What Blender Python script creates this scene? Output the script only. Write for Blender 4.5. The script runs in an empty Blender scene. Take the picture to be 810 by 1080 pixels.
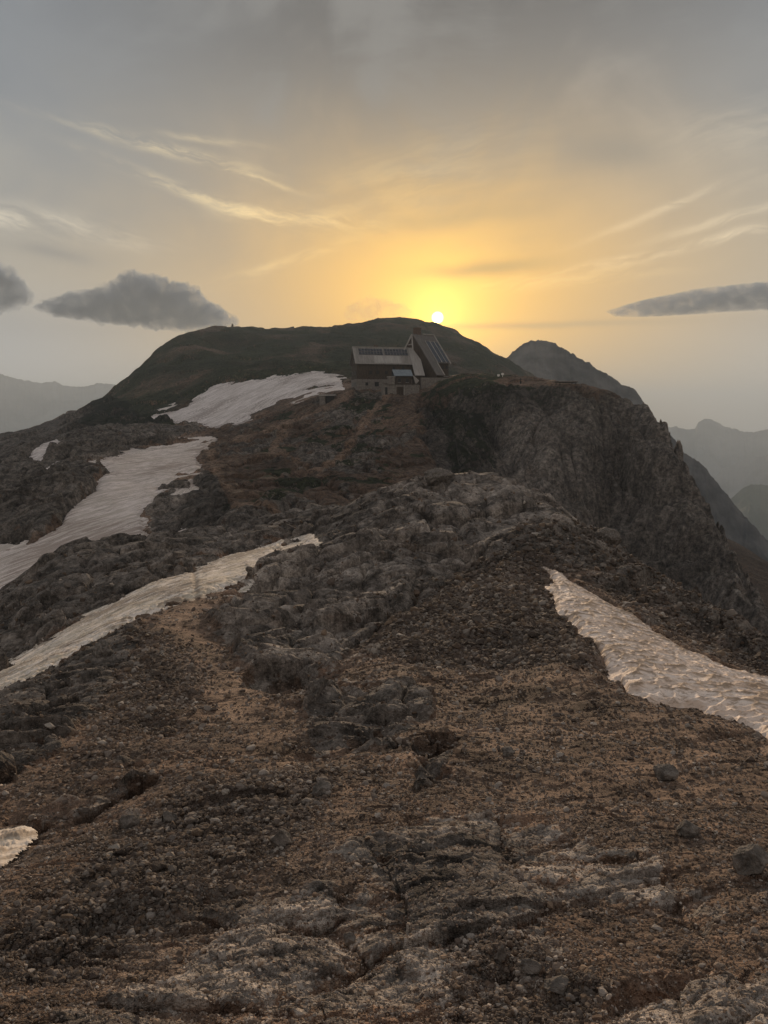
import bpy, bmesh, math, random
import numpy as np
from mathutils import Vector, Matrix

# ------------------------------------------------------------------ camera, sky, sun, exposure
QUALITY = 1.0                                   # grid density of the terrain
scene = bpy.context.scene
COL = scene.collection
F = 816.0                                       # focal length in pixels of an 810 x 1080 frame
HORIZON = 440.0
PITCH = math.atan((540.0 - HORIZON) / F)
cam_data = bpy.data.cameras.new('camera')
cam_data.sensor_fit = 'VERTICAL'
cam_data.sensor_height = 24.0
cam_data.lens = 24.0 * F / 1080.0
cam_data.clip_start = 0.05
cam_data.clip_end = 60000.0
cam = bpy.data.objects.new('camera', cam_data)
COL.objects.link(cam)
cam.location = (0, 0, 0)
cam.rotation_euler = (math.pi / 2 - PITCH, 0, 0)
scene.camera = cam

CP, SP = math.cos(PITCH), math.sin(PITCH)


def ray(px, py):
    """azimuth and tangent of elevation of the line of sight through a point of the photograph"""
    x = (np.asarray(px, float) - 405.0) / F
    v = (540.0 - np.asarray(py, float)) / F
    yy = CP + SP * v
    zz = -SP + CP * v
    return np.arctan2(x, yy), zz / np.hypot(x, yy)


def pixel(th, e):
    """inverse of ray()"""
    x, y, z = np.sin(th), np.cos(th), e
    fwd = y * CP - z * SP
    up = y * SP + z * CP
    fwd = np.where(fwd > 1e-3, fwd, 1e-3)
    return 405.0 + F * x / fwd, 540.0 - F * up / fwd


def at(px, py, r):
    th, e = ray(px, py)
    return Vector((math.sin(th) * r, math.cos(th) * r, float(e) * r))


SUN_AZ, SUN_T = ray(461.5, 335.0)
SUN_AZ = float(SUN_AZ)
SUN_EL = math.atan(float(SUN_T))
SUN_DIR = Vector((math.sin(SUN_AZ) * math.cos(SUN_EL), math.cos(SUN_AZ) * math.cos(SUN_EL), math.sin(SUN_EL)))

world = bpy.data.worlds.new('World')
scene.world = world
world.use_nodes = True


class NT:
    """small helper for writing node trees as expressions"""

    def __init__(self, tree):
        self.t = tree
        self.n = tree.nodes
        self.l = tree.links

    def new(self, kind, **kw):
        nd = self.n.new(kind)
        for k, v in kw.items():
            setattr(nd, k, v)
        return nd

    def put(self, sock, v):
        if isinstance(v, bpy.types.NodeSocket):
            self.l.new(v, sock)
        elif isinstance(v, (int, float)):
            if sock.type == 'RGBA':
                sock.default_value = (v, v, v, 1)
            elif sock.type == 'VECTOR':
                sock.default_value = (v, v, v)
            else:
                sock.default_value = v
        else:
            v = tuple(v)
            if sock.type == 'RGBA' and len(v) == 3:
                v = v + (1,)
            sock.default_value = v

    def m(self, op, a, b=None, c=None, clamp=False):
        nd = self.new('ShaderNodeMath', operation=op)
        nd.use_clamp = clamp
        self.put(nd.inputs[0], a)
        if b is not None:
            self.put(nd.inputs[1], b)
        if c is not None:
            self.put(nd.inputs[2], c)
        return nd.outputs[0]

    def add(self, a, b): return self.m('ADD', a, b)
    def sub(self, a, b): return self.m('SUBTRACT', a, b)
    def mul(self, a, b): return self.m('MULTIPLY', a, b)
    def div(self, a, b): return self.m('DIVIDE', a, b)

    def v(self, op, a, b=None, scale=None):
        nd = self.new('ShaderNodeVectorMath', operation=op)
        self.put(nd.inputs[0], a)
        if b is not None:
            self.put(nd.inputs[1], b)
        if scale is not None:
            self.put(nd.inputs['Scale'], scale)
        return nd.outputs['Value'] if op in ('DOT_PRODUCT', 'LENGTH', 'DISTANCE') else nd.outputs['Vector']

    def xyz(self, a):
        nd = self.new('ShaderNodeSeparateXYZ')
        self.put(nd.inputs[0], a)
        return nd.outputs[0], nd.outputs[1], nd.outputs[2]

    def vec(self, x, y, z):
        nd = self.new('ShaderNodeCombineXYZ')
        for i, q in enumerate((x, y, z)):
            self.put(nd.inputs[i], q)
        return nd.outputs[0]

    def mix(self, f, a, b, mode='MIX'):
        nd = self.new('ShaderNodeMix', data_type='RGBA', blend_type=mode)
        nd.clamp_factor = True
        self.put(nd.inputs[0], f)
        self.put(nd.inputs[6], a)
        self.put(nd.inputs[7], b)
        return nd.outputs[2]

    def smooth(self, x, lo, hi):
        nd = self.new('ShaderNodeMapRange', interpolation_type='SMOOTHSTEP')
        self.put(nd.inputs[0], x)
        nd.inputs[1].default_value = lo
        nd.inputs[2].default_value = hi
        return nd.outputs[0]

    def lin(self, x, lo, hi, a=0.0, b=1.0):
        nd = self.new('ShaderNodeMapRange')
        self.put(nd.inputs[0], x)
        for i, q in enumerate((lo, hi, a, b)):
            nd.inputs[i + 1].default_value = q
        return nd.outputs[0]

    def noise(self, vec, scale, detail=4, rough=0.55, distort=0.0):
        nd = self.new('ShaderNodeTexNoise')
        self.put(nd.inputs['Vector'], vec)
        nd.inputs['Scale'].default_value = scale
        nd.inputs['Detail'].default_value = detail
        nd.inputs['Roughness'].default_value = rough
        nd.inputs['Distortion'].default_value = distort
        return nd.outputs['Fac']

    def voronoi(self, vec, scale, feature='F1', rand=1.0):
        nd = self.new('ShaderNodeTexVoronoi', feature=feature)
        self.put(nd.inputs['Vector'], vec)
        nd.inputs['Scale'].default_value = scale
        nd.inputs['Randomness'].default_value = rand
        return nd

    def ramp(self, x, stops):
        nd = self.new('ShaderNodeValToRGB')
        self.put(nd.inputs[0], x)
        el = nd.color_ramp.elements
        while len(el) < len(stops):
            el.new(0.5)
        for q, (p, c) in zip(el, stops):
            q.position = p
            q.color = tuple(c) + (1,)
        return nd.outputs[0]


def build_sky():
    N = NT(world.node_tree)
    N.n.clear()
    tc = N.new('ShaderNodeTexCoord')
    D = tc.outputs['Generated']
    x, y, z = N.xyz(D)
    az = N.m('ARCTAN2', x, y)
    el = N.m('ARCSINE', z)
    # angular coordinates in hundredths of the frame's pixels: U to the right of the sun, V above the horizon
    U = N.mul(N.sub(az, SUN_AZ), 8.16)
    V = N.mul(el, 8.16)
    P = N.vec(U, V, 0.0)
    dt = N.m('MINIMUM', N.v('DOT_PRODUCT', D, tuple(SUN_DIR)), 1.0)
    ang = N.mul(N.m('ARCCOSINE', dt), 8.16)
    # distance to the sun with the glow stretched upward
    soft = N.noise(P, 0.55, 5, 0.55, 0.6)
    soft2 = N.noise(N.v('MULTIPLY', P, (0.45, 1.2, 1)), 0.9, 5, 0.6, 0.8)
    veil = N.ramp(N.m('DIVIDE', V, 10.0, clamp=True), SKY_RAMP)

    def glow(k, width, power, col):
        g = N.mul(N.m('EXPONENT', N.mul(N.m('POWER', N.div(ang, width), power), -1.0)), k)
        return N.v('SCALE', col, scale=g)

    low = N.mul(N.smooth(V, 1.6, 0.2), N.smooth(N.m('ABSOLUTE', U), 0.8, 4.2))
    veil = N.mix(low, veil, (0.570, 0.580, 0.600))
    dV = N.mul(N.sub(V, SUN_EL * 8.16), 1.35)
    oval = N.m('SQRT', N.add(N.mul(N.mul(U, U), 0.85), N.mul(dV, dV)))

    def toward(base, k, width, power, col):
        w = N.mul(N.m('EXPONENT', N.mul(N.m('POWER', N.div(oval, width), power), -1.0)), k)
        return N.mix(w, base, col)

    total = toward(veil, *GLOW_WIDE)
    total = toward(total, *GLOW_MID)
    # dark grey sheet of cloud over the upper sky, with soft hanging edges
    deck_n = N.add(N.add(N.mul(soft, 3.4), N.mul(soft2, 1.6)), N.mul(U, -0.05))
    deck = N.smooth(N.add(V, deck_n), 3.7, 6.6)
    deck_col = N.mix(N.smooth(N.add(N.mul(soft, 0.6), N.mul(soft2, 0.4)), 0.41, 0.59), (0.108, 0.098, 0.086), (0.262, 0.248, 0.226))
    side = N.smooth(N.m('ABSOLUTE', U), 1.0, 5.5)
    deck_col = N.mix(side, deck_col, (0.250, 0.276, 0.310))
    total = N.mix(N.mul(deck, 0.88), total, deck_col)
    total = N.v('ADD', total, glow(*GLOW_CORE))

    # pale wisps of high cloud: two families of fine streaks, shaped by soft-edged strips
    warp = N.sub(N.noise(P, 0.95, 4, 0.6), 0.5)

    def turned(deg, cu=0.0, cv=0.0):
        a = math.radians(deg)
        du, dv = N.sub(U, cu), N.sub(V, cv)
        return (N.add(N.mul(du, math.cos(a)), N.mul(dv, math.sin(a))), N.sub(N.mul(dv, math.cos(a)), N.mul(du, math.sin(a))))

    tex = {}
    for name, deg in (('left', -11), ('right', 11)):
        s, t = turned(deg)
        t = N.add(t, N.mul(warp, 0.35))
        tex[name] = N.smooth(N.noise(N.vec(N.mul(s, 0.8), N.mul(t, 5.0), 0.0), 1.7, 6, 0.64, 0.3), 0.34, 0.70)

    def strip(cu, cv, ln, wd, deg, wob):
        s, t = turned(deg, cu, cv)
        t = N.add(t, N.mul(warp, wd * wob))
        return N.m('EXPONENT', N.mul(N.add(N.m('POWER', N.m('ABSOLUTE', N.div(s, ln)), 2.5), N.m('POWER', N.m('ABSOLUTE', N.div(t, wd)), 2.0)), -1.0))

    for cu, cv, ln, wd, deg, k, col in WISPS:
        fam = tex['left'] if deg <= 0 else tex['right']
        total = N.v('ADD', total, N.v('SCALE', col, scale=N.mul(N.mul(strip(cu, cv, ln, wd, deg, 2.2), fam), k)))
    # faint dark shreds low over the horizon
    for cu, cv, ln, wd, deg, k, col in SHREDS:
        total = N.mix(N.mul(strip(cu, cv, ln, wd, deg, 1.8), k), total, col)
    # unseen sky behind the camera, brightened and tinted pinkish to light the foreground
    back = N.smooth(dt, 0.55, -0.35)
    total = N.mix(back, total, N.v('MULTIPLY', total, (1.70, 1.50, 1.36)))
    # the sun itself, seen through thin haze
    disc = N.smooth(ang, 0.068, 0.040)
    total = N.v('ADD', total, N.v('SCALE', (9.0, 7.6, 3.6), scale=disc))
    sky = N.new('ShaderNodeTexSky', sky_type='NISHITA')
    sky.sun_disc = False
    sky.sun_elevation = SUN_EL
    sky.sun_rotation = SUN_AZ
    sky.altitude = 2500
    sky.air_density = 1.0
    sky.dust_density = 2.0
    bg1 = N.new('ShaderNodeBackground')
    N.put(bg1.inputs[0], sky.outputs[0])
    bg1.inputs[1].default_value = 0.05
    bg2 = N.new('ShaderNodeBackground')
    N.put(bg2.inputs[0], total)
    bg2.inputs[1].default_value = 1.0
    mx = N.new('ShaderNodeMixShader')
    mx.inputs[0].default_value = 0.88          # the cloud veil covers most of the clear sky
    N.l.new(bg1.outputs[0], mx.inputs[1])
    N.l.new(bg2.outputs[0], mx.inputs[2])
    out = N.new('ShaderNodeOutputWorld')
    N.l.new(mx.outputs[0], out.inputs[0])


SKY_RAMP = [(0.0, (0.420, 0.405, 0.365)), (0.06, (0.450, 0.420, 0.360)), (0.13, (0.480, 0.435, 0.355)), (0.24, (0.410, 0.410, 0.385)),
            (0.34, (0.340, 0.358, 0.375)), (0.45, (0.270, 0.285, 0.300)), (1.0, (0.270, 0.280, 0.290))]
GLOW_WIDE = (0.93, 2.35, 1.8, (0.98, 0.60, 0.160))
GLOW_MID = (0.88, 1.20, 1.4, (1.75, 0.84, 0.03))
GLOW_CORE = (1.0, 0.36, 1.0, (2.4, 1.5, 0.25))
WARM, PALE = (0.62, 0.47, 0.20), (0.50, 0.42, 0.28)
WISPS = [  # centre U, V (hundreds of pixels from the sun / above the horizon), half length, half width, tilt, strength, colour
    (-2.80, 2.52, 0.85, 0.050, -9, 0.95, WARM), (-1.95, 2.33, 0.50, 0.028, -15, 0.8, WARM), (-2.2, 2.60, 0.5, 0.03, -3, 0.45, WARM),
    (-2.45, 2.14, 0.85, 0.048, -16, 0.95, WARM), (-1.40, 1.95, 0.75, 0.07, -4, 0.85, WARM),
    (-4.25, 1.78, 0.60, 0.11, -5, 0.8, PALE), (-3.3, 1.74, 0.5, 0.09, -7, 0.6, PALE),
    (-1.60, 1.52, 0.75, 0.05, 18, 0.4, WARM), (2.40, 1.60, 1.35, 0.045, 9, 0.75, PALE),
    (2.9, 1.84, 0.9, 0.045, 11, 0.5, PALE), (2.2, 1.95, 0.8, 0.035, 19, 0.45, PALE),
    (3.5, 2.22, 0.6, 0.05, 16, 0.5, PALE), (-0.3, 2.3, 1.2, 0.30, 15, 0.22, WARM),
    (3.1, 2.6, 1.0, 0.22, 10, 0.25, PALE), (1.3, 1.35, 1.0, 0.08, 4, 0.35, WARM)]
SHREDS = [(0.48, 1.48, 0.62, 0.075, 2, 0.55, (0.46, 0.32, 0.12)), (-3.75, 1.52, 0.35, 0.06, -6, 0.5, (0.27, 0.25, 0.23)),
          (1.0, 0.92, 1.4, 0.035, 0, 0.35, (0.40, 0.30, 0.16)), (1.75, 2.45, 0.5, 0.16, -12, 0.42, (0.27, 0.25, 0.21)),
          (0.1, 1.95, 0.9, 0.09, 5, 0.25, (0.42, 0.32, 0.17))]
build_sky()
world.cycles.sampling_method = 'MANUAL'
world.cycles.sample_map_resolution = 512

sun_data = bpy.data.lights.new('sun', 'SUN')
sun_data.energy = 4.4
sun_data.angle = math.radians(5.0)
sun_data.color = (1.0, 0.74, 0.50)
sun = bpy.data.objects.new('sun', sun_data)
COL.objects.link(sun)
LAMP_EL = math.radians(9.5)                       # raised above the visible disc so it clears the dome and lights the foreground
LAMP_DIR = Vector((math.sin(SUN_AZ) * math.cos(LAMP_EL), math.cos(SUN_AZ) * math.cos(LAMP_EL), math.sin(LAMP_EL)))
sun.rotation_euler = (-LAMP_DIR).to_track_quat('-Z', 'Y').to_euler()

vs = scene.view_settings
scene.display_settings.display_device = 'sRGB'
vs.view_transform = 'Standard'
vs.look = 'None'
vs.exposure = 0.0
vs.gamma = 1.0
vs.use_curve_mapping = False
scene.cycles.max_bounces = 4
scene.cycles.diffuse_bounces = 2
scene.cycles.glossy_bounces = 1
scene.cycles.volume_bounces = 0
scene.cycles.use_denoising = True


# ------------------------------------------------------------------ helpers
def tag(o, label=None, cat=None, group=None, kind=None):
    if label: o['label'] = label
    if cat: o['category'] = cat
    if group: o['group'] = group
    if kind: o['kind'] = kind
    return o


def link(name, me, mat=None, parent=None):
    o = bpy.data.objects.new(name, me)
    COL.objects.link(o)
    if mat is not None:
        me.materials.append(mat)
    if parent is not None:
        o.parent = parent
    return o


def empty(name, loc, rz=0.0):
    o = bpy.data.objects.new(name, None)
    COL.objects.link(o)
    o.location = loc
    o.rotation_euler = (0, 0, rz)
    o.empty_display_size = 0.5
    return o


def mesh_np(name, verts, quads, smooth=True):
    me = bpy.data.meshes.new(name)
    verts = np.ascontiguousarray(verts, np.float32)
    quads = np.ascontiguousarray(quads, np.int32)
    k = quads.shape[1]
    me.vertices.add(len(verts))
    me.vertices.foreach_set('co', verts.ravel())
    me.loops.add(quads.size)
    me.loops.foreach_set('vertex_index', quads.ravel())
    me.polygons.add(len(quads))
    me.polygons.foreach_set('loop_start', np.arange(0, quads.size, k, dtype=np.int32))
    me.polygons.foreach_set('use_smooth', np.full(len(quads), smooth, bool))
    me.update(calc_edges=True)
    return me


def attr(me, name, arr):
    a = me.attributes.new(name, 'FLOAT_COLOR', 'POINT')
    a.data.foreach_set('color', np.ascontiguousarray(arr, np.float32).ravel())


_ang = np.linspace(0, 2 * np.pi, 256, endpoint=False) + 0.1
GX, GY = np.cos(_ang).astype(np.float32), np.sin(_ang).astype(np.float32)


def ihash(ix, iy, seed):
    h = ix.astype(np.uint32) * np.uint32(374761393) + iy.astype(np.uint32) * np.uint32(668265263) + np.uint32(seed * 2246822519 & 0xffffffff)
    h = (h ^ (h >> np.uint32(13))) * np.uint32(1274126177)
    return h ^ (h >> np.uint32(16))


def perlin(x, y, seed=0):
    x = np.asarray(x, np.float32); y = np.asarray(y, np.float32)
    ix = np.floor(x); iy = np.floor(y)
    fx = x - ix; fy = y - iy
    ix = ix.astype(np.int32); iy = iy.astype(np.int32)
    u = fx * fx * fx * (fx * (fx * 6 - 15) + 10)
    v = fy * fy * fy * (fy * (fy * 6 - 15) + 10)

    def g(dx, dy):
        h = ihash(ix + dx, iy + dy, seed) & np.uint32(255)
        return GX[h] * (fx - dx) + GY[h] * (fy - dy)
    a = g(0, 0); b = g(1, 0); c = g(0, 1); d = g(1, 1)
    a = a + u * (b - a)
    c = c + u * (d - c)
    return (a + v * (c - a)) * 1.5


def fbm(x, y, seed=0, octaves=4, gain=0.5):
    s = 0; k = 1.0
    for i in range(octaves):
        s = s + k * perlin(x * 2 ** i, y * 2 ** i, seed + i * 17)
        k *= gain
    return s


def cells(x, y, seed=0):
    """distance to the nearest and second nearest feature points, and a random number and tilt of the nearest cell"""
    x = np.asarray(x, np.float32); y = np.asarray(y, np.float32)
    ix = np.floor(x).astype(np.int32); iy = np.floor(y).astype(np.int32)
    fx = x - ix; fy = y - iy
    f1 = np.full(x.shape, 9.0, np.float32); f2 = f1.copy()
    hid = np.zeros(x.shape, np.uint32); ox = np.zeros_like(f1); oy = np.zeros_like(f1)
    for dx in (-1, 0, 1):
        for dy in (-1, 0, 1):
            h = ihash(ix + dx, iy + dy, seed)
            px = dx + (h & np.uint32(1023)).astype(np.float32) / 1023.0 - fx
            py = dy + ((h >> np.uint32(10)) & np.uint32(1023)).astype(np.float32) / 1023.0 - fy
            d = px * px + py * py
            near = d < f1
            f2 = np.where(near, f1, np.minimum(f2, d))
            f1 = np.where(near, d, f1)
            hid = np.where(near, h, hid)
            ox = np.where(near, px, ox); oy = np.where(near, py, oy)
    return np.sqrt(f1), np.sqrt(f2), (hid >> np.uint32(20)).astype(np.float32) / 4095.0, ((hid >> np.uint32(5)) & np.uint32(1023)).astype(np.float32) / 1023.0, ox, oy


def sstep(x, a, b):
    t = np.clip((x - a) / (b - a), 0, 1)
    return t * t * (3 - 2 * t)


def poly_sdf(px, py, poly):
    """signed distance to a closed outline, positive inside"""
    p = np.asarray(poly, np.float32)
    d = np.full(px.shape, 1e9, np.float32)
    inside = np.zeros(px.shape, bool)
    n = len(p)
    for i in range(n):
        x0, y0 = p[i]; x1, y1 = p[(i + 1) % n]
        ex, ey = x1 - x0, y1 - y0
        t = np.clip(((px - x0) * ex + (py - y0) * ey) / (ex * ex + ey * ey + 1e-9), 0, 1)
        d = np.minimum(d, (px - x0 - t * ex) ** 2 + (py - y0 - t * ey) ** 2)
        c = (y0 > py) != (y1 > py)
        if y0 != y1:
            inside ^= c & (px < ex * (py - y0) / (y1 - y0) + x0)
    d = np.sqrt(d)
    return np.where(inside, d, -d)


# ------------------------------------------------------------------ the mountain: heights from a surveyed set of points
# (x, y in the photograph, horizontal distance in metres): where each place of the ground lies
SURVEY = """
-150 1080 3.4; 0 1080 3.2; 200 1080 3.0; 405 1080 3.0; 600 1080 3.0; 810 1080 3.2; 960 1080 3.4
-120 900 9.5; 0 900 8.2; 120 900 7.2; 250 900 6.3; 405 895 6.0; 600 900 6.0; 720 900 6.2; 810 905 6.5; 930 920 7
-100 800 16; 0 800 14; 150 800 12; 300 800 11; 405 800 11; 500 800 11; 600 800 11; 700 800 11.6; 810 805 12.6; 930 820 13
0 738 23; 60 722 24; 100 705 25; 150 720 21; 250 725 18.5; 350 735 17; 405 720 18; 500 710 19; 600 705 18.8; 660 730 17.4; 740 765 15.6; 810 783 14.8; 880 800 14
170 665 29.5; 205 630 38; 221 612 43; 260 595 50; 325 570 60; 0 709 33; 36 695 34; 71 665 39; 119 638 44; 158 620 44; -80 770 27; -80 740 36
230 655 33; 265 690 26; 290 728 19.5; 320 700 24; 330 640 34; 400 640 33; 500 650 28.5; 560 640 29.5; 620 680 22.5; 400 680 24
300 600 44; 345 562 55; 400 532 62; 440 512 68; 465 502 72; 500 511 73; 530 514 74; 570 521 74; 600 544 70; 640 575 62; 700 620 52; 760 657 42; 810 694 34; 870 740 28
450 560 50; 520 580 45; 565 600 40; 640 640 32; 680 682 25.5; 500 540 60; 420 580 46; 350 600 42; 600 610 39; 650 640 34.5; 700 670 29.5; 760 700 25.2; 810 720 23; 880 760 20
465 560 104; 530 570 104; 570 585 104; 640 645 95; 700 705 85; 760 760 75; 810 820 66; 900 900 58; 420 560 100
0 632 74; 30 613 77; 45 594 81; 90 575 87; 130 572 91; 180 570 94; 230 563 97; 300 546 99; 345 540 99; 372 547 95; 400 552 88; -80 680 66
60 628 60; 150 594 70; 202 600 54; 277 574 64; 250 574 76; 30 660 50
-80 690 110; 0 640 104; 90 600 114; 180 590 118; 300 562 122; 372 562 118
0 605 128; 60 583 134; 120 562 140; 165 566 131; 100 530 162; 140 512 182; 170 490 206; 218 467 240; 90 489 206; 113 499 190; 147 540 150; 167 518 166; 210 490 205; -80 640 118
0 577 142; 17 579 138; 65 552 148; 40 530 170; 0 500 220; 60 505 190; 45 472 280; -80 530 200; -80 500 380
-80 500 460; 0 467 390; 40 455 430; 75 437 480; 110 428 520
-80 560 620; 0 520 620; 75 500 680; 110 480 720
200 550 134; 230 520 150; 250 492 188; 235 468 238; 300 530 138; 350 536 132; 400 534 132; 300 482 188; 300 447 256; 340 430 268; 380 440 250; 380 470 205; 380 500 165; 430 440 240; 430 470 205; 430 500 168; 330 508 158; 265 455 255; 200 460 270
370 412 274; 405 419 266; 440 420 262; 330 424 280; 352 420 282; 370 413 300; 405 411 296; 450 405 292; 445 408 276; 460 470 206; 470 505 166
154 444 385; 226 451 335; 260 439 335; 300 420 340; 337 408 345; 361 404 352; 333 393 405; 258 399 425; 206 417 425; 130 440 420; 100 452 330; 60 470 300
110 428 525; 125 405 565; 150 381 615; 185 356 665; 215 349 690; 245 347 705; 300 350 735; 330 349 755; 370 345 780; 400 341 800; 425 339 805; 440 341 805; 455 344 800; 475 349 790; 490 357 780; 505 368 765; 525 379 745; 545 388 730; 565 400 720
200 400 490; 250 378 580; 330 378 540; 420 378 560; 480 388 560; 520 396 560; 290 388 480; 160 415 480; 400 400 380; 440 402 380
185 366 750; 245 358 780; 330 361 830; 400 353 880; 440 353 880; 475 361 870; 505 380 850
150 440 850; 185 420 850; 245 410 900; 330 410 950; 440 410 1000; 505 430 950; 545 445 900; 600 470 900; 700 620 900; 810 700 900
450 409 340; 500 409 330; 540 416 320; 600 425 310
480 402 266; 500 401 263; 540 406 256; 560 406 255; 600 403 250; 640 410 243; 665 416 237; 690 428 229; 705 446 222; 714 466 215; 722 488 208; 740 515 200; 757 547 191; 775 577 183; 790 602 176; 810 637 166; 850 700 154; 900 760 145
480 424 243; 540 428 236; 600 428 230; 650 442 222; 680 462 214; 450 424 255
490 512 182; 530 524 184; 570 534 186; 600 556 186; 640 586 181; 680 622 174; 720 660 165; 760 695 155; 800 735 146; 860 800 135
540 470 212; 590 480 208; 630 500 204; 660 520 199; 700 560 190; 725 590 181; 760 630 168
690 500 262; 650 470 285; 720 580 232; 760 650 215; 810 720 195; 600 450 330; 870 800 180
745 556 380; 775 570 380; 810 590 380; 880 640 380; 780 632 270; 810 655 262; 745 620 300; 880 720 250
745 640 480; 810 680 480; 700 600 450; 650 520 420; 880 740 500
"""
pts = [tuple(float(q) for q in s.split()) for ln in SURVEY.strip().splitlines() for s in ln.split(';')]
pts = np.array(pts)
_th, _e = ray(pts[:, 0], pts[:, 1])
_lr = np.log(pts[:, 2])
extra = []
for t in np.radians(np.arange(-55, 56, 11)):
    extra.append((t, math.log(1.2), -1.42))
    extra.append((t, math.log(0.7), -2.45))
for t in np.radians([-52, -42, 42, 52]):
    for rr, ee in ((3, -0.85), (8, -0.62), (20, -0.48), (60, -0.40), (150, -0.36), (400, -0.34), (1000, -0.32)):
        extra.append((t, math.log(rr), ee))
extra = np.array(extra)
CT = np.concatenate([_th, extra[:, 0]]); CR = np.concatenate([_lr, extra[:, 1]]); CE = np.concatenate([_e, extra[:, 2]])
KT = 2.4
BETA = 1.5


def rbf_fit():
    q = np.stack([CT * KT, CR], 1)
    d = np.sqrt(((q[:, None] - q[None]) ** 2).sum(2))
    n = len(q)
    A = np.zeros((n + 3, n + 3))
    A[:n, :n] = -d ** BETA
    A[:n, :n] += np.eye(n) * 0.004
    A[:n, n] = 1; A[:n, n + 1:] = q
    A[n, :n] = 1; A[n + 1:, :n] = q.T
    return q, np.linalg.solve(A, np.concatenate([CE, np.zeros(3)]))


RQ, RW = rbf_fit()
T0, T1, NTH = -1.0, 1.0, 401
L0, L1, NLR = math.log(0.6), math.log(1150.0), 800
tg = np.linspace(T0, T1, NTH); lg = np.linspace(L0, L1, NLR)
BASE = np.zeros((NLR, NTH))
for j0 in range(0, NLR, 50):
    LL, TT = np.meshgrid(lg[j0:j0 + 50], tg, indexing='ij')
    q = np.stack([TT.ravel() * KT, LL.ravel()], 1)
    d2 = (q ** 2).sum(1)[:, None] + (RQ ** 2).sum(1)[None] - 2 * q @ RQ.T
    d = np.maximum(d2, 0) ** (BETA / 2)
    BASE[j0:j0 + 50] = (-d @ RW[:-3] + RW[-3] + q @ RW[-2:]).reshape(LL.shape)
BASE = BASE.astype(np.float32)


def base_e(th, lr):
    """tangent of the ground's elevation at an azimuth and log distance; eases to a plain falling slope outside the surveyed sector"""
    tc = np.clip(th, T0 * 0.999, T1 * 0.999)
    a = (tc - T0) / (T1 - T0) * (NTH - 1); b = (np.clip(lr, L0, L1 - 1e-4) - L0) / (L1 - L0) * (NLR - 1)
    ia = a.astype(np.int32); ib = b.astype(np.int32)
    fa = (a - ia).astype(np.float32); fb = (b - ib).astype(np.float32)
    fb = fb
    e = (BASE[ib, ia] * (1 - fa) * (1 - fb) + BASE[ib, ia + 1] * fa * (1 - fb) + BASE[ib + 1, ia] * (1 - fa) * fb + BASE[ib + 1, ia + 1] * fa * fb)
    r = np.exp(lr)
    plain = -0.30 - 1.36 / r
    k = sstep(np.abs(th), 0.70, 0.98)
    return e * (1 - k) + plain * k


# the fan of the ground sheet: fine where the land is seen, coarse all round
dth = 0.00105 / QUALITY
dense = np.arange(-0.56, 0.56 + dth, dth)
side = [dense[-1]]
step = dth
while side[-1] < math.pi:
    step = min(step * 1.16, 0.12)
    side.append(side[-1] + step)
side = np.array(side[1:])
side = side[side < math.pi - 0.02]
TH = np.concatenate([-side[::-1], dense, side, [math.pi]])
TH = np.concatenate([[-math.pi], TH])


def rows(r0, r1, d):
    return np.arange(math.log(r0), math.log(r1), d / QUALITY)


LR = np.concatenate([rows(0.6, 2.2, 0.012), rows(2.2, 120, 0.0027), rows(120, 165, 0.002), rows(165, 300, 0.0013), rows(300, 860, 0.0035), rows(860, 1100, 0.012)])
NR, NC = len(LR), len(TH)
ROWSTEP = np.gradient(LR)
th = np.broadcast_to(TH.astype(np.float32)[None], (NR, NC))
lr = np.broadcast_to(LR.astype(np.float32)[:, None], (NR, NC))
R = np.exp(LR).astype(np.float32)[:, None]
X0 = (R * np.sin(TH)[None]).astype(np.float32)
Y0 = (R * np.cos(TH)[None]).astype(np.float32)

# first pass of the plain ground, to know which place of the picture each point belongs to
E0 = base_e(th, lr)
PX, PY = pixel(th, E0)
PX = PX.astype(np.float32); PY = PY.astype(np.float32)
WOB = fbm(X0 / np.maximum(R, 1) * 14.0, lr * 16.0, 5, 4, 0.6) * 9.0        # ragged edges for the zones
WOB2 = fbm(X0 / np.maximum(R, 1) * 14.0 + 31, lr * 16.0 + 7, 6, 4, 0.6) * 9.0


def zone(poly, r0, r1, soft=12.0, wob=1.0):
    """0..1 mask of a piece of ground: its outline and its span of distances"""
    p = np.array(poly, float)
    i0, i1 = np.searchsorted(LR, [math.log(r0), math.log(r1)])
    m = np.zeros((NR, NC), np.float32)
    if i1 <= i0:
        return m
    qx = PX[i0:i1] + WOB[i0:i1] * wob; qy = PY[i0:i1] + WOB2[i0:i1] * wob
    pad = soft + 2
    sel = (qx > p[:, 0].min() - pad) & (qx < p[:, 0].max() + pad) & (qy > p[:, 1].min() - pad) & (qy < p[:, 1].max() + pad) & (np.abs(th[i0:i1]) < 0.9)
    d = poly_sdf(qx[sel], qy[sel], poly)
    sub = m[i0:i1]
    sub[sel] = sstep(d, -soft * 0.5, soft * 0.5)
    return m


# --- zones of the ground
Z = {}
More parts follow.
